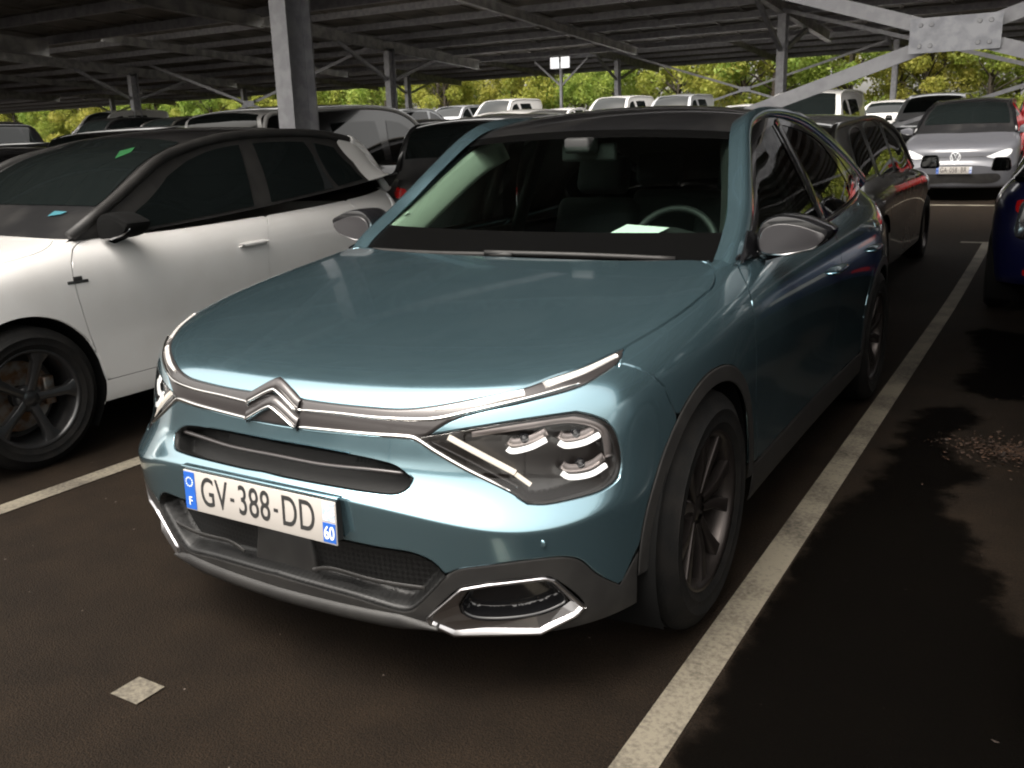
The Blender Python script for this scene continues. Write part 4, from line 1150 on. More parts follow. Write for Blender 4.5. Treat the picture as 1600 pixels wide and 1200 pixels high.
# wheel-house liners and under-body
for ax in (AXF, AXR):
    for sg in (1, -1):
        rows = []
        for a in np.linspace(math.radians(215), math.radians(-35), 30):
            rows.append([(sg*.87, ax+.385*math.cos(a), WR+.385*math.sin(a)), (sg*.62, ax+.40*math.cos(a), WR+.40*math.sin(a)), (sg*.56, ax+.1*math.cos(a), WR+.1*math.sin(a))])
        MB().grid(np.array(rows)).build('wheel_house', LINER, hero, smooth=True)
MB().box((0, 2.1, .235), (1.1, 3.9, .05)).build('underbody', PLASTIC, hero)
for sg in (1, -1): MB().box((sg*.66, 2.1, .25), (.30, 1.7, .05)).build('underbody', PLASTIC, hero)
MB().box((0, .9, .48), (1.0, .9, .5)).build('engine_bay', PLASTIC, hero)
# roof arch: painted pillar strip from the hood to the tail
apath = catmull([(.745, 1.17, .92), (.766, 1.24, .965), (.766, 1.32, 1.02), (.736, 1.50, 1.128), (.676, 1.69, 1.275), (.625, 1.845, 1.390), (.603, 1.94, 1.437), (.593, 2.08, 1.466), (.589, 2.28, 1.481), (.589, 2.55, 1.478), (.590, 2.8, 1.460), (.594, 3.1, 1.415), (.602, 3.45, 1.345), (.612, 3.85, 1.25), (.62, 4.15, 1.165)], .03)
T_ = np.gradient(apath, axis=0); T_ /= np.linalg.norm(T_, axis=1, keepdims=True)
out = np.tile(np.array([.86, -.18, .5]), (len(apath), 1)); out[:, 1] *= np.clip((2.0-apath[:, 1])/.6, 0, 1); out[:, 2] = np.interp(apath[:, 1], [1.2, 1.7, 2.0], [.42, .42, .62])
out = out-T_*(out*T_).sum(1, keepdims=True); out /= np.linalg.norm(out, axis=1, keepdims=True)
Bv = np.cross(out, T_)
wv = np.interp(apath[:, 1], [1.2, 1.5, 1.9, 2.2, 3.0, 3.8, 4.15], [.10, .095, .07, .052, .07, .11, .13])[:, None]
prof = [(-.72, -.045), (-.62, -.012), (-.46, .006), (-.18, .013), (.08, .012), (.22, .004), (.29, -.010), (.33, -.05)]
G = np.stack([apath+Bv*wv*a*(1)+out*b for a, b in prof], 1)
mb = MB().grid(G); V = np.array(mb.V)
for sg in (1, -1): make_obj('roof_pillar', V*np.array([sg, 1, 1]), mb.F if sg > 0 else [tuple(reversed(f)) for f in mb.F], TEAL, hero)
# windscreen (with its printed border) and roof
def rp(s, t0, t1, n=12): return np.stack([np.full(n, s), np.linspace(t0, t1, n)], 1)
def rq(t, s0, s1, n=12): return np.stack([np.linspace(s0, s1, n), np.full(n, t)], 1)
tb = 0.0
th_ = RS.near((0, 1.83, 1.42))[1]                          # header
ti0 = RS.near((0, 1.24, 1.07))[1]; ti1 = RS.near((0, 1.765, 1.39))[1]
SE = RS.S; SI = RS.near((.615, 1.80, 1.34))[0]
glass_out = np.vstack([rq(0, 0, SE), rp(SE, 0, th_+.10), rq(th_, SE, 0)])
def soft(poly): return poly
inner = np.vstack([rq(ti0, 0, SI-.30), [[SI-.12, ti0+.03], [SI, ti0+.16]], rp(SI, ti0+.2, ti1-.14), [[SI-.08, ti1-.03]], rq(ti1, SI-.2, 0)])
Vg, Fg = mesh_region(RS, inner, cell=.03)
ws = make_obj('windscreen', *both(Vg, Fg), WGLASS, hero, weld=True)
bord = np.vstack([rq(0, 0, SE), rp(SE, 0, th_+.10), rq(th_, SE, 0), inner[::-1]])
Vg, Fg = mesh_region(RS, bord, cell=.03)
make_obj('screen_border', *both(Vg, Fg), mat('screen_print', (.003, .003, .003), .15, spec=.12), ws, weld=True)
roofp = np.vstack([rq(th_, 0, SE), rp(SE, th_+.10, RS.T), rq(RS.T, SE, 0)])
Vg, Fg = mesh_region(RS, roofp, cell=.035, groove=.004, gw=.006)
make_obj('roof', *both(Vg, Fg), BLACKP, hero, weld=True)
# side glass in black frames
def gp(v, f):                                              # point on the side sheet: length, fraction of height
    ss = np.linspace(0, GS.S, 600); tt = np.full(600, f*GS.T); P = GS.ev(ss, tt); return [ss[np.argmin(np.abs(P[:, 1]-v))], f*GS.T]
win1 = np.array([gp(1.50, .05), gp(1.62, .05), gp(2.44, .05), gp(2.33, .5), gp(2.26, .90), gp(2.1, .88), gp(1.98, .87), gp(1.86, .82), gp(1.72, .72), gp(1.56, .42)])
win2 = np.array([gp(2.58, .05), gp(3.10, .05), gp(3.30, .10), gp(3.32, .3), gp(3.22, .60), gp(3.08, .82), gp(2.9, .87), gp(2.40, .90), gp(2.46, .5)])
win3 = np.array([gp(3.42, .12), gp(3.62, .18), gp(3.56, .45), gp(3.42, .72), gp(3.28, .80), gp(3.38, .55)])
sideall = np.array([[0, 0], [GS.S, 0], [GS.S, GS.T], [0, GS.T]])
sideall = np.vstack([rq(0, 0, GS.S, 30), rp(GS.S, 0, GS.T, 6)[1:], rq(GS.T, GS.S, 0, 30)[1:], rp(0, GS.T, 0, 6)[1:-1]])
half_pair('window_frame', mesh_region(GS, sideall, holes=[win1, win2, win3], cell=.03, sym=False, lift=-.003), GLOSSB, hero)
for w_ in (win1, win2, win3):
    half_pair('side_window', mesh_region(GS, w_, cell=.04, sym=False, lift=-.006), SGLASS, hero)
bpil = np.array([gp(2.49, .02), gp(2.42, .45), gp(2.32, .93)])
q = GS.ev(bpil[:, 0], bpil[:, 1]); q = catmull(q, .03); N = np.tile(np.array([.92, 0, .38]), (len(q), 1))
mb = strip(q, N, .075, .004); V = np.array(mb.V)
for sg in (1, -1): make_obj('pillar_trim', V*np.array([sg, 1, 1]), mb.F if sg > 0 else [tuple(reversed(f)) for f in mb.F], GLOSSB, hero)
# waist moulding under the windows
q = S.ev(np.linspace(s_at_top(1.30), s_at_top(3.75), 60), np.full(60, TOPT-.03)); N = np.tile(np.array([.9, 0, .4]), (60, 1))
mb = strip(q, N, .022, .006); V = np.array(mb.V)
for sg in (1, -1): make_obj('waist_moulding', V*np.array([sg, 1, 1]), mb.F if sg > 0 else [tuple(reversed(f)) for f in mb.F], GLOSSB, hero)
# door handles
for par, v0 in ((fd, 2.24), (rd, 3.06)):
    q = np.array([S.ev(*[np.array([c]) for c in S.side(v, .835+.01*(v-v0))])[0] for v in np.linspace(v0, v0+.19, 9)]); N = np.tile(np.array([.97, 0, .2]), (9, 1))
    mb = strip(q+np.array([.004, 0, 0]), N, [.012, .03, .034, .034, .034, .034, .034, .03, .012], .028); V = np.array(mb.V)
    for sg, p in ((1, par[0]), (-1, par[1])): make_obj('door_handle', V*np.array([sg, 1, 1]), mb.F if sg > 0 else [tuple(reversed(f)) for f in mb.F], TEAL, p)
# door mirrors
def mirror(sg, root, m_shell, m_cap, org=(.80, 1.50, 1.0), size=1.0):
    o = org
    def X(p): return (sg*(o[0]+p[0]*size), o[1]+p[1]*size, o[2]+p[2]*size)
    outl = [(-.004, .05), (.012, .10), (.06, .126), (.14, .120), (.195, .10), (.235, .080), (.228, .055), (.19, .022), (.10, -.002), (.01, .0)]
    outd = catmull([*outl, outl[0]], .012)[:-1]
    c = np.array([.11, .062])
    def ringat(dv, k, dz=0.0, kz=None):
        return [X((c[0]+(p[0]-c[0])*k, dv+.06*(p[0]-.1), c[1]+dz+(p[1]-c[1])*(kz or k))) for p in outd]
    prof = [(-.078, .84), (-.077, .90), (-.070, .95), (-.055, .985), (-.03, 1.0), (.03, 1.0), (.055, .97), (.060, .93), (.055, .90), (.05, .86)]
    mb = MB().grid(np.array([ringat(*q) for q in prof]), closed_u=True)
    n_ = len(outd); mb.F.append(tuple(range(n_))); mb.F.append(tuple((len(prof)-1)*n_+k for k in range(n_)))
    sh = mb.build('mirror_shell', m_shell, root, smooth=True)
    sh.data.set_sharp_from_angle(angle=math.radians(35))
    fp = [(-.076, .86, -.010, .72), (-.0815, .85, -.010, .71), (-.0825, .83, -.010, .69)]
    mb = MB().grid(np.array([ringat(*q) for q in fp]), closed_u=True); mb.F.append(tuple((len(fp)-1)*n_+k for k in range(n_)))
    cp = mb.build('mirror_face', m_cap, sh, smooth=True); cp.data.set_sharp_from_angle(angle=math.radians(25))
    MB().add([X((.03, .055, .02)), X((.19, .07, .03)), X((.205, .072, .075)), X((.14, .066, .108)), X((.05, .058, .108))], [(0, 1, 2, 3, 4)]).build('mirror_glass', mat('mirror_silver', (.8, .8, .8), .02, metal=1.0), sh)
    a = MB().tube([X((-.05, -.01, -.018)), X((.02, .0, -.006)), X((.09, .01, .015))], [.026, .024, .022], 10).build('mirror_arm', m_shell, sh, smooth=True)
    MB().tube([X((.012, -.074, .002)), X((.10, -.078, .0)), X((.18, -.068, .021)), X((.222, -.052, .052))], [.004, .0045, .0045, .003], 8).build('indicator_strip', SATIN, sh, smooth=True)
    st = [X((.02, -.075, .013)), X((.10, -.078, .010)), X((.17, -.06, .022)), X((.215, -.03, .05))]
    return sh
MCAP = mat('mirror_cap', (.03, .028, .03), .35, metal=.1, coat=.25, coat_rough=.2)
for sg in (1, -1): mirror(sg, hero, GLOSSB, MCAP)
# corner sail by the mirror
for sg in (1, -1):
    MB().prism([(sg*.80, 1.29, .992), (sg*.803, 1.53, .994), (sg*.782, 1.53, 1.06), (sg*.775, 1.42, 1.075)], (-sg*.012, 0, 0)).build('mirror_sail', GLOSSB, hero)
# wipers
for pts in ([(-.62, 1.20, .992), (-.30, 1.125, .999), (.06, 1.10, 1.008)], [(-.05, 1.10, 1.012), (.30, 1.13, 1.012), (.60, 1.215, 1.0)]):
    mb = MB().tube(catmull(pts, .05), .009, 6)
    mb.build('wiper', PLASTIC, hero, smooth=True)
# badge on the front wing: none; number plate
number_plate(hero, 'GV-388-DD', '60', (0, -.084, .515), (math.radians(-1.5), 0, 0))
MB().box((0, -.066, .515), (.50, .026, .10)).build('plate_carrier', PLASTIC, hero)
MB().box((0, -.074, .5775), (.535, .022, .008)).build('plate_ledge', TEAL, hero, bevel=.003)
# parking sensors on the bumper
for u, z in ((.70, .475),):
    pp = S.front(u, z); c = S.ev(np.array([pp[0]]), np.array([pp[1]]))[0]
    for sg in (1, -1): MB().lathe([(0, .010), (-.001, .009), (-.001, 0)], 14, 'y', (sg*c[0], c[1]+.0005, c[2])).build('parking_sensor', TEAL, hero, smooth=True)
# wheels
for sg in (1, -1):
    make_wheel(hero, sg*.785, AXF, WR, WR, .232, .205, sg, 'twin', ALLOY)
    make_wheel(hero, sg*.785, AXR, WR, WR, .232, .205, sg, 'twin', ALLOY)
# cabin
DK = DASH
rows = []
for u in np.linspace(-.72, .72, 19):
    b_ = .06*math.exp(-((u-.32)/.22)**2)
    rows.append([(u, 1.10+.10*(u/.72)**2, .955), (u, 1.35, .985), (u, 1.62, 1.012+b_*.3), (u, 1.76, .995+b_), (u, 1.80, .93+b_), (u, 1.82, .60)])
MB().grid(np.array(rows)).build('dashboard', DK, hero, smooth=True)
sw = empty('steering_wheel', (.31, 1.95, .93), 0, hero); sw.rotation_euler = (math.radians(-24), 0, 0)
MB().tube([(.185*math.cos(a), 0, .185*math.sin(a)) for a in np.linspace(0, 2*math.pi, 37)[:-1]], .016, 8, closed=True).build('wheel_rim', DASH, sw, smooth=True)
MB().lathe([(-.03, 0), (-.03, .05), (-.01, .07), (.03, .06), (.10, .04)], 20, 'y').build('wheel_boss', DASH, sw, smooth=True)
for a in (0, math.pi, -math.pi/2):
    MB().beam((.05*math.cos(a), -.01, .05*math.sin(a)), (.18*math.cos(a), 0, .18*math.sin(a)), .02, .035).build('wheel_spoke', SATIN, sw)
def seat(u, v, rear=False):
    st = empty('seat', (u, v, .35), 0, hero)
    w = .50 if not rear else 1.2
    MB().box((0, -.05, .10), (w, .52, .20)).build('cushion', SEAT, st, bevel=.06, seg=3)
    R = Matrix.Rotation(math.radians(-18), 3, 'X')
    MB().box((0, .28, .45), (w*.96, .16, .62), R, .88).build('backrest', SEAT, st, bevel=.05, seg=3)
    for du in ((0,) if not rear else (-.38, .38)):
        MB().box((du, .42, .86), (.27, .11, .19), R).build('headrest', SEAT, st, bevel=.04, seg=3)
seat(.37, 2.35); seat(-.37, 2.35); seat(0, 3.15, True)
for sg in (1, -1):                                          # pale inner pillar trims and dark door cards
    q = catmull([(.685, 1.36, .985), (.655, 1.55, 1.085), (.597, 1.74, 1.215), (.55, 1.87, 1.30), (.50, 2.0, 1.36)], .03)
    N = np.tile(np.array([-.70, -.55, .1]), (len(q), 1)); N /= np.linalg.norm(N[0])
    V = np.array(strip(q, N, .11, .012).V); F = strip(q, N, .11, .012).F
    make_obj('inner_pillar_trim', V*np.array([sg, 1, 1]), F if sg > 0 else [tuple(reversed(f)) for f in F], TRIM if sg < 0 else DASH, hero)
    MB().box((sg*.765, 2.4, .70), (.03, 2.3, .56)).build('door_card', DASH, hero, bevel=.01)
    MB().box((sg*.62, 2.44, 1.18), (.03, .10, .50), Matrix.Rotation(sg*math.radians(-20), 3, 'Y')).build('inner_b_pillar', DASH, hero, bevel=.01)
V = RS.V*1.0; hl = mesh_region(RS, np.vstack([rq(th_+.2, 0, SE-.05), rp(SE-.05, th_+.2, RS.T-.5), rq(RS.T-.5, SE-.05, 0)]), cell=.08, lift=-.03)
make_obj('headlining', *both(*hl), mat('headlining', (.10, .10, .095), .95), hero, weld=True)
MB().box((0, 1.83, 1.335), (.24, .03, .075)).build('rear_view_mirror', DASH, hero, bevel=.012)
MB().box((0, 1.76, 1.36), (.11, .10, .06)).build('camera_pod', DASH, hero, bevel=.012)
MB().box((0, 2.4, .33), (1.5, 3.0, .04)).build('cabin_floor', DASH, hero)
sk = MB().add([(-.745, 1.455, 1.062), (-.70, 1.44, 1.068), (-.665, 1.50, 1.115), (-.705, 1.515, 1.112)], [(0, 1, 2, 3)]).build('screen_sticker', PAPER, hero)

paper = MB()
gpts = [[(.203, 1.50, 1.029), (.380, 1.50, 1.027)], [(.213, 1.60, 1.046), (.388, 1.60, 1.042)], [(.222, 1.70, 1.062), (.394, 1.70, 1.053)]]
paper.grid(np.array(gpts))
o = paper.build('paper_sheet', PAPER, smooth=True); tag(o, 'white paper sheet lying on the dashboard behind the teal car\'s windscreen', 'paper')
# ------------------------------------------------------------------ the other cars
def car_map(L, W, fo, wb, belt, wr, nose=1.0, hoodz=None, cowl=None):
    """piecewise map from the teal car's frame to another car's (front at v = 0)"""
    cw = cowl if cowl is not None else fo+.43
    vs_ = [-.07, .78, 1.21, 3.45, 4.32]; vd = [0, fo, cw, fo+wb, L]
    zs_ = [0, .345, .78, 1.0, 1.14]; hz = hoodz or belt*.78
    zd = [0, wr, hz, belt, belt+.14]
    k = W/1.806
    def M(p):
        v = np.interp(p[1], vs_, vd)
        if p[1] < .78:                                     # blunter or rounder nose
            v = fo-(fo-v)*1.0
        return (p[0]*k, v, np.interp(p[2], zs_, zd))
    return M
def roof_sheets(M, W, prof, belt):
    """prof: list of (v, z_center, u_edge, dv_edge, z_edge)"""
    c = [(p[0], p[1]) for p in prof]
    e = [(p[2], p[0]+p[3], p[4]) for p in prof]
    return sheet_from(c, e)
def frac_pts(GS, lst):
    ss = np.linspace(0, GS.S, 700); out = []
    for v, f in lst:
        P = GS.ev(ss, np.full(700, f*GS.T)); out.append([ss[np.argmin(np.abs(P[:, 1]-v))], f*GS.T])
    return np.array(out)
def make_car(spec):
    M = car_map(spec['L'], spec['W'], spec['fo'], spec['wb'], spec['belt'], spec['wr'], hoodz=spec.get('hoodz'), cowl=spec.get('cowl'))
    W, belt, body, roofm = spec['W'], spec['belt'], spec['paint'], spec.get('roof', spec['paint'])
    det = spec.get('detail', 0)
    root = empty(spec['name'])
    cb = CarBody(M, roof_sheets(M, W, spec['prof'], belt), side_from(spec['sb'], spec['st'], .012))
    S, R, G = cb.S, cb.R, cb.G
    wr = spec['wr']; r1 = wr+.045
    cell = .03 if det else .05
    T = S.T
    def atop(v):
        ss = np.linspace(0, S.S, 500); P = S.ev(ss, np.full(500, T)); return ss[np.argmin(np.abs(P[:, 1]-v)+(ss > S.S*.93)*9)]
    aF, aR = cb.arc(AXF, r1, 200, -20, 40), cb.arc(AXR, r1, 200, -20, 40)
    rect = np.vstack([[[s_, .45] for s_ in np.linspace(0, S.S, 60)], [[S.S, t_] for t_ in np.linspace(.6, T, 14)], [[s_, T] for s_ in np.linspace(S.S, 0, 60)][1:], [[0, t_] for t_ in np.linspace(T, .6, 14)][1:]])
    def notch(poly_bottom, arcs): return poly_bottom
    low = []
    prev = 0.0
    for arc in (aF, aR):
        a0, a1 = arc[0][0], arc[-1][0]
        lo_, hi_ = min(a0, a1), max(a0, a1)
        low += [[s_, .45] for s_ in np.linspace(prev, lo_, 16)]
        low += [list(q) for q in arc]
        prev = hi_
    low += [[s_, .45] for s_ in np.linspace(prev, S.S, 16)]
    low = np.array(low)
    if det < 2:
        outer = np.vstack([low, rect[60:]])
        V, F = mesh_region(S, outer, cell=cell)
        make_obj('body', *both(V, F), body, root, weld=True)
    else:                                                   # shut lines cut the flank into panels
        ln_ = cb.ln
        d1, d2, d3, hs = ln_(DOOR1), ln_(DOOR2), ln_(DOOR3), ln_(HOOD_SHUT[1:])
        hr = ln_(HOOD_REAR)
        hf = ln_([(0, .06, .80), (.3, .10, .80), (.55, .22, .82), (.70, .40, .87), (.78, .618, .897)])
        V, F = mesh_region(S, np.vstack([hf, hs[1:], hr[1:]]), cell=.03, groove=.016, gw=.0025)
        make_obj('hood', *both(V, F), body, root, weld=True)
        kF = np.argmin(np.abs(aF[:, 0]-0)*0+np.abs(S.ev(aF[:, 0], aF[:, 1])[:, 1]-S.ev(*[np.array([c]) for c in S.side(M((.9, .78, .4))[1]+r1*.98, wr+.05)])[0][1])) if False else len(aF)-6
        front = np.vstack([[[s_, .45] for s_ in np.linspace(0, aF[0][0], 16)], aF[:kF], d1[::-1], [[s_, T] for s_ in np.linspace(atop(M((.8, 1.33, 1))[1]), 0, 24)], hr[::-1], hs[::-1][1:], hf[::-1][1:], [[0, .6]]])
        V, F = mesh_region(S, front, cell=.03, groove=.016, gw=.0025)
        make_obj('front_body', *both(V, F), body, root, weld=True)
        zs = M((.9, 1.5, .345))[2]
        v1, v2, v3 = (M((.9, q, .4))[1] for q in (1.27, 2.46, 2.985))
        sl1 = np.array([S.side(v, zs) for v in np.linspace(v1, v2, 14)]); sl2 = np.array([S.side(v, zs) for v in np.linspace(v2, v3, 8)])
        sa, sb, sc_ = (atop(M((.8, q, 1))[1]) for q in (1.33, 2.52, 3.30))
        half_pair('front_door', mesh_region(S, np.vstack([d1[::-1], [[s_, T] for s_ in np.linspace(sa, sb, 20)], d2, sl1[::-1]]), cell=.03, groove=.016, gw=.0025), body, root)
        half_pair('rear_door', mesh_region(S, np.vstack([d2[::-1], [[s_, T] for s_ in np.linspace(sb, sc_, 16)], d3, sl2[::-1]]), cell=.03, groove=.016, gw=.0025), body, root)
        kR = 5
        sill = np.vstack([sl1, sl2[1:], aR[:kR][::-1], [[s_, .45] for s_ in np.linspace(aR[0][0], aF[-1][0], 24)], aF[kF:][::-1]])
        half_pair('sill', mesh_region(S, sill, cell=.03), body, root)
        rear = np.vstack([d3[::-1], [[s_, T] for s_ in np.linspace(sc_, S.S, 30)], [[S.S, t_] for t_ in np.linspace(T, .6, 14)][1:], [[s_, .45] for s_ in np.linspace(S.S, aR[-1][0], 20)], aR[kR:][::-1]])
        V, F = mesh_region(S, rear, cell=.04, groove=.016, gw=.0025)
        make_obj('rear_body', *both(V, F), body, root, weld=True)
    # roof shell and glass
    ful = np.vstack([[[s_, 0] for s_ in np.linspace(0, R.S, 10)], [[R.S, t_] for t_ in np.linspace(0, R.T, 40)][1:], [[s_, R.T] for s_ in np.linspace(R.S, 0, 10)][1:], [[0, t_] for t_ in np.linspace(R.T, 0, 40)][1:-1]])
    V, F = mesh_region(R, ful, cell=.05)
    make_obj('roof', *both(V, F), roofm, root, weld=True)
    t0, t1 = spec['ws']; se = R.S*spec.get('wse', .84)
    def rr(ta, tb): return np.vstack([[[s_, ta] for s_ in np.linspace(0, se-.1, 10)], [[se, t_] for t_ in np.linspace(ta+.08, tb-.08, 12)], [[s_, tb] for s_ in np.linspace(se-.1, 0, 10)]])
    V, F = mesh_region(R, rr(t0, t1), cell=.05, lift=.004)
    wsn = make_obj('windscreen', *both(V, F), DGLASS, root, weld=True)
    if spec.get('rw'):
        V, F = mesh_region(R, rr(*spec['rw']), cell=.05, lift=.004)
        make_obj('rear_window', *both(V, F), DGLASS, root, weld=True)
    fulg = np.vstack([[[s_, 0] for s_ in np.linspace(0, G.S, 30)], [[G.S, t_] for t_ in np.linspace(0, G.T, 6)][1:], [[s_, G.T] for s_ in np.linspace(G.S, 0, 30)][1:], [[0, t_] for t_ in np.linspace(G.T, 0, 6)][1:-1]])
    half_pair('window_surround', mesh_region(G, fulg, cell=.05, sym=False), spec.get('pillar', roofm), root)
    for w_ in spec['wins']:
        half_pair('side_window', mesh_region(G, frac_pts(G, w_), cell=.05, sym=False, lift=.004), DGLASS, root)
    e_ = np.array([G.ev(np.array([s_]), np.array([G.T]))[0] for s_ in np.linspace(0, G.S, 40)])
    mb = MB().tube(e_, .028, 8); V = np.array(mb.V)
    for sg in (1, -1): make_obj('roof_rail', V*np.array([sg, 1, 1]), mb.F if sg > 0 else [tuple(reversed(f)) for f in mb.F], spec.get('pillar', roofm), root)
    # inner block keeps light out; wheel houses
    MB().box((0, spec['L']/2, wr+.05), (W*.62, spec['L']*.86, .22)).build('underbody', PLASTIC, root)
    for ax in (M((0, AXF, 0))[1], M((0, AXR, 0))[1]):
        for sg in (1, -1):
            rows = []
            for a in np.linspace(math.radians(215), math.radians(-35), 20):
                rows.append([(sg*(W/2-.03), ax+(r1-.004)*math.cos(a), wr+(r1-.004)*math.sin(a)), (sg*(W/2-.26), ax+(r1+.01)*math.cos(a), wr+(r1+.01)*math.sin(a)), (sg*(W/2-.30), ax+.1*math.cos(a), wr+.1*math.sin(a))])
            MB().grid(np.array(rows)).build('wheel_house', LINER, root, smooth=True)
            if det: make_wheel(root, sg*(W/2-.115), ax, wr, wr, wr*.69, .215, sg, spec.get('wheel', 'fork'), spec.get('alloy', ALLOYB))
            else:
                w_ = empty('wheel', (sg*(W/2-.115), ax, wr), 0 if sg > 0 else math.pi, root)
                MB().lathe([(-.1, wr*.6), (-.1, wr-.02), (-.07, wr), (.07, wr), (.1, wr-.02), (.105, wr*.8), (.1, wr*.66)], 28).build('tyre', RUBBER, w_, smooth=True)
                MB().lathe([(.1, wr*.66), (.07, wr*.62), (.075, wr*.2), (.085, 0)], 28).build('rim', spec.get('alloy', ALLOY), w_, smooth=True)
    # lamps, plates, mirrors
    def lampset(pts, m, name, lift=.004):
        q = cb.ln(pts+[pts[0]], .03)[:-1]
        return half_pair(name, mesh_region(S, q, cell=.03, lift=lift), m, root)
    LH = spec.get('head', [(.50, 0, .70), (.62, 0, .735), (.78, .2, .78), (.80, .25, .72), (.70, .1, .67), (.55, 0, .665)])
    hl = lampset([(p[0], base_v(p[0])+.05, p[2]) for p in LH], spec.get('headm', mat('headlamp_glass', (.35, .36, .37), .08, metal=.4, coat=1)), 'headlight')
    if spec.get('grille'):
        q = cb.ln([(p[0], base_v(p[0])+.02, p[1]) for p in spec['grille']], .03)
        V, F = mesh_region(S, q, cell=.03, lift=.004); make_obj('grille', *both(V, F), PLASTIC, root, weld=True)
    TL = spec.get('tail', [(.48, 4.3, .80), (.66, 4.22, .80), (.74, 4.14, .83), (.74, 4.12, .92), (.62, 4.19, .92), (.48, 4.25, .89)])
    lampset(TL, REDL, 'tail_light')
    lampset([(.50, 4.3, .36), (.64, 4.24, .36), (.64, 4.24, .40), (.50, 4.3, .40)], REDL, 'rear_reflector')
    if det:
        zb = belt-.01; vm = spec['mirror']
        for sg in (1, -1):
            mirror(sg, root, spec.get('mirm', GLOSSB), spec.get('mirc', GLOSSB), (W/2-.10, vm, zb), .95)
    else:
        for sg in (1, -1):
            MB().box((sg*(W/2+.06), spec['mirror'], belt+.06), (.18, .08, .13), None, .8).build('door_mirror', GLOSSB, root, bevel=.03)
            MB().box((sg*(W/2+.06), spec['mirror']+.041, belt+.06), (.13, .004, .085)).build('mirror_glass', DGLASS, root)
    if spec.get('plate'):
        c = S.ev(*[np.array([x_]) for x_ in S.front(0, spec['plate'][2])])[0]
        number_plate(root, spec['plate'][0], spec['plate'][1], (0, c[1]-.02, spec['plate'][2]))
    if spec.get('rplate', True):
        MB().box((0, spec['L']+.012, belt*.62), (.52, .01, .11)).build('rear_plate', PLATEW, root)
    return root, cb
def recolour(root, swaps):
    for o in list(bpy.data.objects):
        p = o.parent; g = p.parent if p else None
        if (p is root or g is root) and o.type == 'MESH' and o.data.materials and o.data.materials[0] in swaps:
            o.data = o.data.copy(); o.data.materials[0] = swaps[o.data.materials[0]]
def place(root, u, v, facing, label, cat='car', group=None, dz=0.0, yaw=0.0):
    """facing -1: nose towards the camera side (-v), front bumper at v; +1: nose away, tail at v"""
    ulen = root['len']
    if facing < 0: root.location = (u, v, gz(u, v)); root.rotation_euler = (0, 0, yaw)
    else: root.location = (u, v+ulen, gz(u, v+ulen*.5)); root.rotation_euler = (0, 0, math.pi+yaw)
    a = gz(u, v); b = gz(u, v+ulen)
    pitch = math.atan2(b-a, ulen)
    root.rotation_euler[0] = pitch if facing < 0 else -pitch
    root.location.z = (a if facing < 0 else b)+dz
    tag(root, label, cat, group)
    return root

# white supermini with black roof: rounded hatchback
def hatch_prof(L, H, W, cowl, hdr, belt, roof_end, tail):
    """glasshouse rows (v, z_center, u_edge, dv_edge, z_edge) for a hatchback"""
    ue = W/2
    z0 = belt-.03; zr = H
    return [(cowl-.10, z0-.02, ue*.86, .16, z0-.02), (cowl+(hdr-cowl)*.35, z0+(zr-z0)*.36, ue*.80, .13, z0+(zr-z0)*.33), (cowl+(hdr-cowl)*.7, z0+(zr-z0)*.72, ue*.735, .10, z0+(zr-z0)*.66), (hdr-.02, zr-.105, ue*.68, .07, zr-.15),
            (hdr+.12, zr-.055, ue*.655, .05, zr-.10), (hdr+.4, zr-.015, ue*.645, .02, zr-.062), (hdr+.8, zr, ue*.645, 0, zr-.048), ((hdr+roof_end)/2+.3, zr-.004, ue*.645, 0, zr-.05), (roof_end-.25, zr-.03, ue*.64, 0, zr-.08), (roof_end, zr-.075, ue*.63, -.02, zr-.12),
            (roof_end+(tail-roof_end)*.35, zr-.20, ue*.66, -.05, zr-.24), (roof_end+(tail-roof_end)*.75, belt+.10, ue*.70, -.10, belt+.09), (tail, belt, ue*.72, -.14, belt)]
def hatch_side(L, H, W, cowl, hdr, belt, roof_end, tail, rise=.07):
    ue = W/2
    vb = np.linspace(cowl+.06, tail-.18, 11)
    sb = [(ue*.873-.06*max(0, f-.75), v, belt-.012+rise*f**1.5) for f, v in zip(np.linspace(0, 1, 11), vb)]
    zr = H
    tops = [(ue*.855, cowl+.10, belt+.01), (ue*.80, cowl+(hdr-cowl)*.40+.12, belt+(zr-belt)*.36), (ue*.74, cowl+(hdr-cowl)*.72+.10, belt+(zr-belt)*.66), (ue*.685, hdr+.06, zr-.145), (ue*.655, hdr+.35, zr-.075), (ue*.65, hdr+.75, zr-.055),
            (ue*.65, hdr+1.15, zr-.056), (ue*.65, (hdr+1.15+roof_end-.2)/2, zr-.075), (ue*.645, roof_end-.2, zr-.092), (ue*.64, roof_end, zr-.13), (ue*.70, tail-.14, belt+.09)]
    return sb, tops
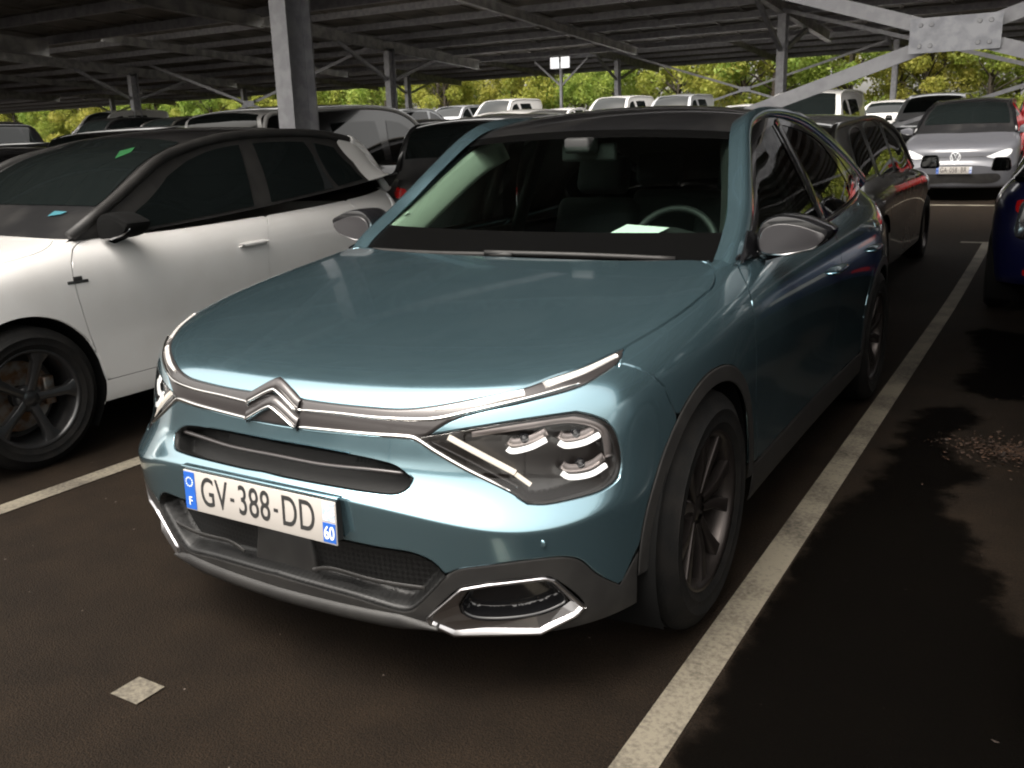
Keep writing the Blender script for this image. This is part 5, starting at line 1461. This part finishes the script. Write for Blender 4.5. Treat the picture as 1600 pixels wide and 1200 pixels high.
def hatch_spec(name, L, H, W, fo, wb, belt, wr, paint_, **kw):
    cowl = kw.pop('cowl', fo+.40); hdr = kw.pop('hdr', cowl+.72); re = kw.pop('roof_end', L-.42); tail = kw.pop('tailv', L-.06)
    sb, st = hatch_side(L, H, W, cowl, hdr, belt, re, tail, kw.pop('rise', .07))
    b0, b1 = kw.pop('bp', (hdr+.45, hdr+.57)); q0 = re-.45
    d = dict(name=name, L=L, W=W, fo=fo, wb=wb, belt=belt, wr=wr, paint=paint_, cowl=cowl+.06, prof=hatch_prof(L, H, W, cowl, hdr, belt, re, tail), sb=sb, st=st, ws=(.35, 2.75), rw=(7.9, 9.4), mirror=cowl+.30,
             wins=[[(cowl+.34, .05), (b0+.06, .05), (b0, .5), (b0-.08, .88), (hdr+.30, .87), (hdr+.1, .83), (hdr-.12, .74), (cowl+.42, .40)],
                   [(b1+.03, .05), (q0, .06), (q0+.06, .45), (q0-.02, .87), (hdr+1.0, .88), (b1-.06, .88)],
                   [(q0+.09, .08), (q0+.34, .12), (q0+.36, .42), (q0+.22, .84), (q0+.07, .87)]])
    d.update(kw)
    return d
sp = hatch_spec('parked_car', 4.02, 1.535, 1.78, .84, 2.50, 1.0, .325, WHITE, roof=BLACKP, pillar=PLASTIC, mirm=LINER, mirc=LINER, detail=2, wheel='fork', alloy=ALLOYB, hoodz=.80, rise=.215, cowl=1.10, hdr=1.95, roof_end=3.60, tailv=3.92,
                grille=[(0, .62), (.45, .63), (.50, .70), (0, .70)],
                wins=[[(1.48, .05), (2.36, .05), (2.40, .5), (2.44, .88), (2.20, .87), (2.02, .83), (1.85, .72), (1.58, .40)], [(2.50, .05), (3.05, .06), (3.02, .5), (2.98, .87), (2.75, .88), (2.55, .88)], [(3.10, .07), (3.36, .10), (3.31, .45), (3.24, .80), (3.05, .86)]])
hatch, cbh = make_car(sp); hatch['len'] = sp['L']
wp = frac_pts(cbh.G, [(3.40, .0), (3.6, .0), (3.94, .0), (3.94, 1.0), (3.62, 1.0), (3.36, 1.0), (3.29, .88), (3.35, .5)])
half_pair('rear_pillar', mesh_region(cbh.G, wp, cell=.04, sym=False, lift=.010), WHITE, hatch)
tR = cbh.R.near((.3, 3.66, 1.43))[1]
wp = np.vstack([[[cbh.R.S*.80, t_] for t_ in np.linspace(cbh.R.T, tR, 8)], [[s_, tR] for s_ in np.linspace(cbh.R.S*.84, cbh.R.S, 5)], [[cbh.R.S, t_] for t_ in np.linspace(tR, cbh.R.T, 8)][1:]])
half_pair('tailgate_edge', mesh_region(cbh.R, wp, cell=.04, sym=False, lift=.008), WHITE, hatch)
e_ = np.array([cbh.G.ev(np.array([s_]), np.array([cbh.G.T]))[0] for s_ in np.linspace(cbh.G.S*.82, cbh.G.S, 14)]); e_ = e_[e_[:, 1] > 3.45]
mb = MB().tube(e_, .034, 8); V = np.array(mb.V)
for sg in (1, -1): make_obj('rear_roof_edge', V*np.array([sg, 1, 1]), mb.F if sg > 0 else [tuple(reversed(f)) for f in mb.F], WHITE, hatch)
# flank badge and door pulls
def flank(cb, v, z):
    q = cb.S.side(v, z); return cb.S.ev(np.array([q[0]]), np.array([q[1]]))[0]
for v0 in (2.13, 2.93):
    q = np.array([flank(cbh, v, .872+.035*(v-2.13)) for v in np.linspace(v0, v0+.2, 9)]); N = np.tile(np.array([.97, 0, .2]), (9, 1))
    mb = strip(q+np.array([.004, 0, 0]), N, [.012, .028, .032, .032, .032, .032, .032, .028, .012], .03); V = np.array(mb.V)
    for sg in (1, -1): make_obj('door_handle', V*np.array([sg, 1, 1]), mb.F if sg > 0 else [tuple(reversed(f)) for f in mb.F], WHITE, hatch)
bpt = flank(cbh, 1.13, .815)
MB().box((bpt[0]+.002, bpt[1], bpt[2]), (.006, .105, .014)).box((bpt[0]+.002, bpt[1]+.0, bpt[2]+.016), (.006, .045, .018)).build('wing_badge', INK, hatch, bevel=.002)
for pts, m_ in (([(.414, 1.758, 1.35), (.434, 1.846, 1.381), (.385, 1.917, 1.407), (.354, 1.840, 1.389)], mat('green_sticker', (.012, .085, .025), .5)), ([(.457, 1.303, 1.087), (.52, 1.335, 1.095), (.535, 1.36, 1.105), (.46, 1.345, 1.11)], mat('blue_sticker', (.02, .12, .15), .5))):
    q = np.array([cbh.R.near(p) for p in pts]); N = cbh.R.nrm(q[:, 0], q[:, 1])
    make_obj('windscreen_sticker', cbh.R.ev(q[:, 0], q[:, 1])+N*.008, [(0, 1, 2, 3)], m_, hatch, False)
place(hatch, -3.09, -.12, -1, 'white hatchback with black roof and black wheels, parked left of the teal car')
# grey electric hatchback facing us across the next aisle
sp = hatch_spec('parked_car', 4.26, 1.57, 1.81, .84, 2.77, 1.02, .35, GREY, roof=BLACKP, pillar=GLOSSB, detail=1, wheel='twin', alloy=ALLOY, hoodz=.80, cowl=1.05, hdr=1.80, plate=('GA-058-BR', '60', .50), mirm=GREY, mirc=GREY,
                head=[(.44, 0, .68), (.60, 0, .745), (.76, .2, .80), (.80, .25, .77), (.76, .2, .69), (.58, .1, .655)], headm=mat('clear_headlamp', (.85, .86, .88), .25, coat=1),
                grille=[(0, .30), (.60, .30), (.66, .36), (.62, .42), (0, .42)])
id3, cb3 = make_car(sp); id3['len'] = sp['L']
pc = cb3.S.front(0, .70); c = cb3.S.ev(np.array([pc[0]]), np.array([pc[1]]))[0]
em = empty('emblem', (0, c[1]-.012, .70), 0, id3)
MB().tube([(.072*math.cos(a), 0, .072*math.sin(a)) for a in np.linspace(0, 2*math.pi, 29)[:-1]], .006, 6, closed=True).build('emblem_ring', WHITEINK, em)
for pts in ([(-.03, .058), (0, .012), (.03, .058)], [(-.058, .035), (-.03, -.055), (0, .002), (.03, -.055), (.058, .035)]):
    MB().tube([(a, 0, b) for a, b in pts], .0065, 6).build('emblem_letter', WHITEINK, em)
q = cb3.S.ev(np.linspace(0, cb3.S.near((.45, .05, .70))[0], 12), np.array([cb3.S.front(u_, .70)[1] for u_ in np.linspace(0, .45, 12)])); 
N = np.tile(np.array([0, -1, .2]), (12, 1)); mb = strip(q, N, .008, .003); V = np.array(mb.V)
for sg in (1, -1): make_obj('nose_line', V*np.array([sg, 1, 1]), mb.F, PLASTIC, id3)
place(id3, .12, 14.9, -1, 'grey hatchback with black roof facing us across the aisle, plate GA-058-BR')
# generic shapes for the rows behind
suv_s = hatch_spec('parked_car', 4.42, 1.66, 1.84, .88, 2.66, 1.06, .355, BLACKP, detail=0, hoodz=.88, hdr=1.92, roof_end=4.1, grille=[(0, .62), (.42, .63), (.46, .76), (0, .76)], rise=.05)
suv, _ = make_car(suv_s); suv['len'] = 4.42
hb_s = hatch_spec('parked_car', 4.05, 1.47, 1.75, .82, 2.54, .95, .32, DARKP, detail=0, hoodz=.77, rise=.10, grille=[(0, .55), (.42, .55), (.46, .64), (0, .66)])
hb, _ = make_car(hb_s); hb['len'] = 4.05
van_s = hatch_spec('parked_van', 4.40, 1.86, 1.83, .88, 2.72, 1.10, .33, WHITE, detail=0, hoodz=.90, cowl=1.0, hdr=1.72, roof_end=4.30, tailv=4.38, rise=.02, grille=[(0, .60), (.50, .60), (.54, .74), (0, .74)],
                   wins=[[(1.40, .05), (2.30, .05), (2.28, .5), (2.22, .80), (1.95, .80), (1.75, .72), (1.52, .45)], [(2.46, .06), (3.25, .06), (3.25, .78), (2.44, .78)]])
van, _ = make_car(van_s); van['len'] = 4.40

used = set()
def put(proto, col, roofcol, *a, **k):
    if proto.name in used: r = copy_tree(proto)
    else: r = proto; used.add(proto.name)
    r['len'] = proto['len']
    body0 = {suv.name: BLACKP, hb.name: DARKP, van.name: WHITE}[proto.name]
    place(r, *a, **k)
    jobs.append((r, body0, col, roofcol))
    return r
jobs = []
ROWG = 'cars parked in the rows behind'
# back-to-back row behind the teal car: tails towards us
est_s = hatch_spec('parked_car', 4.50, 1.53, 1.80, .86, 2.68, .98, .34, DARKP, detail=0, hoodz=.80, hdr=1.86, roof_end=4.32, tailv=4.44, rise=.05, pillar=DARKP, grille=[(0, .55), (.42, .55), (.46, .64), (0, .66)],
                   wins=[[(1.62, .06), (2.42, .06), (2.40, .5), (2.36, .86), (2.12, .85), (1.98, .78), (1.74, .42)], [(2.54, .06), (3.28, .06), (3.30, .5), (3.24, .86), (2.50, .86)], [(3.42, .08), (4.02, .12), (3.98, .5), (3.86, .82), (3.40, .84)]])
est, cbe = make_car(est_s); est['len'] = 4.50
for w_ in est_s['wins']:                                    # pale trims round the side windows
    q = frac_pts(cbe.G, w_+[w_[0]]); C3 = catmull(cbe.G.ev(q[:, 0], q[:, 1]), .06); N = np.tile(np.array([.93, 0, .36]), (len(C3), 1))
    mb = strip(C3, N, .016, .008); V = np.array(mb.V)
    for sg in (1, -1): make_obj('window_trim', V*np.array([sg, 1, 1]), mb.F if sg > 0 else [tuple(reversed(f)) for f in mb.F], mat('dull_window_trim', (.10, .10, .10), .35, metal=.6), est)
place(est, -.45, 5.45, 1, 'dark grey estate car directly behind the teal car, nose pointing away', group=ROWG)
put(suv, BLACKP, None, -3.45, 5.75, 1, 'black crossover behind the teal car, seen past its left pillar', group=ROWG)
put(van, DARKP, WHITE, -6.35, 5.7, 1, 'dark van, its roof painted white as reflected sky, left of the black crossover', cat='van', group=ROWG)  # white roof colour stands in for the sky mirrored on the roof
put(hb, BLUEP, None, 2.06, 5.95, 1, 'deep blue car at the right edge with red tail light', group=ROWG)
put(suv, DARKP, None, -9.2, 5.7, 1, 'dark crossover behind the big steel column', group=ROWG)
put(hb, BLACKP, None, -12.0, 5.7, 1, 'black hatchback two bays left of the big steel column', group=ROWG)
put(hb, DARKP, None, -14.9, 5.7, 1, 'dark hatchback beside the white van on the left', group=ROWG)
# same row as the teal car
put(suv, BLACKP, None, 2.605, -.05, -1, 'black crossover in the bay right of the teal car, at the very edge of view', group=ROWG)
put(hb, BLACKP, None, -5.95, .15, -1, 'black hatchback beyond the white hatchback, only its roof showing', group=ROWG)
put(suv, DARKP, None, -8.8, .1, -1, 'dark crossover at the left edge behind the white hatchback', group=ROWG)
# row across the aisle
put(van, WHITE, None, -2.75, 15.2, -1, 'white van with roof rails behind the dark grey hatchback', cat='van', group=ROWG)
put(van, WHITE, None, -28.2, 18.6, -1, 'white panel van over the roof of the white hatchback', cat='van', group=ROWG)
put(suv, WHITE, None, -9.3, 14.6, -1, 'white crossover with a long pale roof behind the black crossover', group=ROWG)
put(suv, BLACKP, SILVER, -1.25, 21.8, -1, 'black crossover with pale roof edge, left behind the grey hatchback', group=ROWG)
put(suv, REDP, None, 1.45, 19.2, 1, 'red car at the right edge behind the grey hatchback', group=ROWG)
put(hb, WHITE, None, 1.9, 26.0, -1, 'white car behind the red car', group=ROWG)
for i, (u, v, f, p, c_, lab) in enumerate([
    (-12.7, 28.3, -1, van, WHITE, 'white van in the open by the thin post with twin white lamps'),
    (-10.4, 28.4, -1, van, SILVER, 'silver van among the distant white cars'),
    (-8.1, 28.4, -1, hb, WHITE, 'white hatchback right of the distant silver van'),
    (-5.8, 28.4, -1, suv, WHITE, 'white crossover just left of the second canopy column'),
    (-12.2, 14.9, -1, hb, BLACKP, 'black car in the row beneath the second canopy'),
    (-6.4, 14.8, -1, hb, DARKP, 'dark hatchback left of the white van with roof rails'),
    (-15.0, 15.0, -1, suv, BLACKP, 'black crossover under the far left of the second canopy'),
    (-17.8, 15.0, -1, hb, DARKP, 'dark hatchback under the second canopy, far left'),
    (-21.0, 15.1, -1, suv, DARKP, 'dark crossover at the far left of the second row'),
    (-24.0, 15.2, -1, suv, BLACKP, 'black crossover in the second row, left of the far dark crossover'),
    (-27.2, 12.4, -1, suv, DARKP, 'dark crossover near the left edge beyond the white hatchback'),
    (-21.5, 9.0, -1, suv, BLACKP, 'black crossover above the white hatchback windscreen'),
    (-13.6, 22.5, 1, hb, WHITE, 'white hatchback in the distant row, left of the twin lamps'),
    (-3.4, 28.6, -1, hb, WHITE, 'white hatchback behind the white van with roof rails'),
    (-17.6, 28.4, -1, van, WHITE, 'white van left of the distant white hatchback'),
    (-20.0, 28.5, -1, suv, SILVER, 'silver crossover at the left end of the distant open row'),
    (-15.2, 28.4, -1, hb, WHITE, 'white hatchback left of the thin post with twin white lamps'),
    (-17.6, 22.6, 1, suv, SILVER, 'silver crossover in the distant row, far left')]):
    put(p, c_, None, u, v, f, lab, cat='van' if p is van else 'car', group=ROWG)
bpy.context.view_layer.update()
for (r, b0, c_, rc) in jobs:
    if c_ is not b0: pass
def apply_jobs():
    table = {}
    for x in bpy.data.objects:
        if x.parent is not None: table.setdefault(x.parent.name, []).append(x)
    for (r, b0, c_, rc) in jobs:
        for ch in table.get(r.name, []):
            for x in [ch]+table.get(ch.name, []):
                if x.type == 'MESH' and x.data.materials and x.data.materials[0] is b0:
                    tgt = c_ if not (rc and x.name.startswith('roof')) else rc
                    if tgt is not b0:
                        x.material_slots[0].link = 'OBJECT'; x.material_slots[0].material = tgt
                    if x.name.startswith('window_surround') and c_ is not WHITE and c_ is not SILVER:
                        x.material_slots[0].link = 'OBJECT'; x.material_slots[0].material = GLOSSB
apply_jobs()

# thin lamp post with two white panels
lp = empty('lamp_post', (-17.9, 36.1, gz(-17.9, 36.1)))
tag(lp, 'thin steel post with two square white lamps, far under the canopies', 'lamp post')
MB().box((0, 0, 1.65), (.12, .12, 3.3)).build('post', GALV, lp, bevel=.01)
for sg in (-1, 1):
    MB().beam((0, 0, 2.3), (sg*1.3, 0, 3.4), .07, .07).build('arm', GALV, lp)
    MB().box((sg*.26, -.1, 3.28), (.40, .06, .46)).build('lamp_panel', mat('lit_white_panel', (.85, .86, .85), .4, emit=(1, 1, 1), emit_s=.35), lp, bevel=.01)
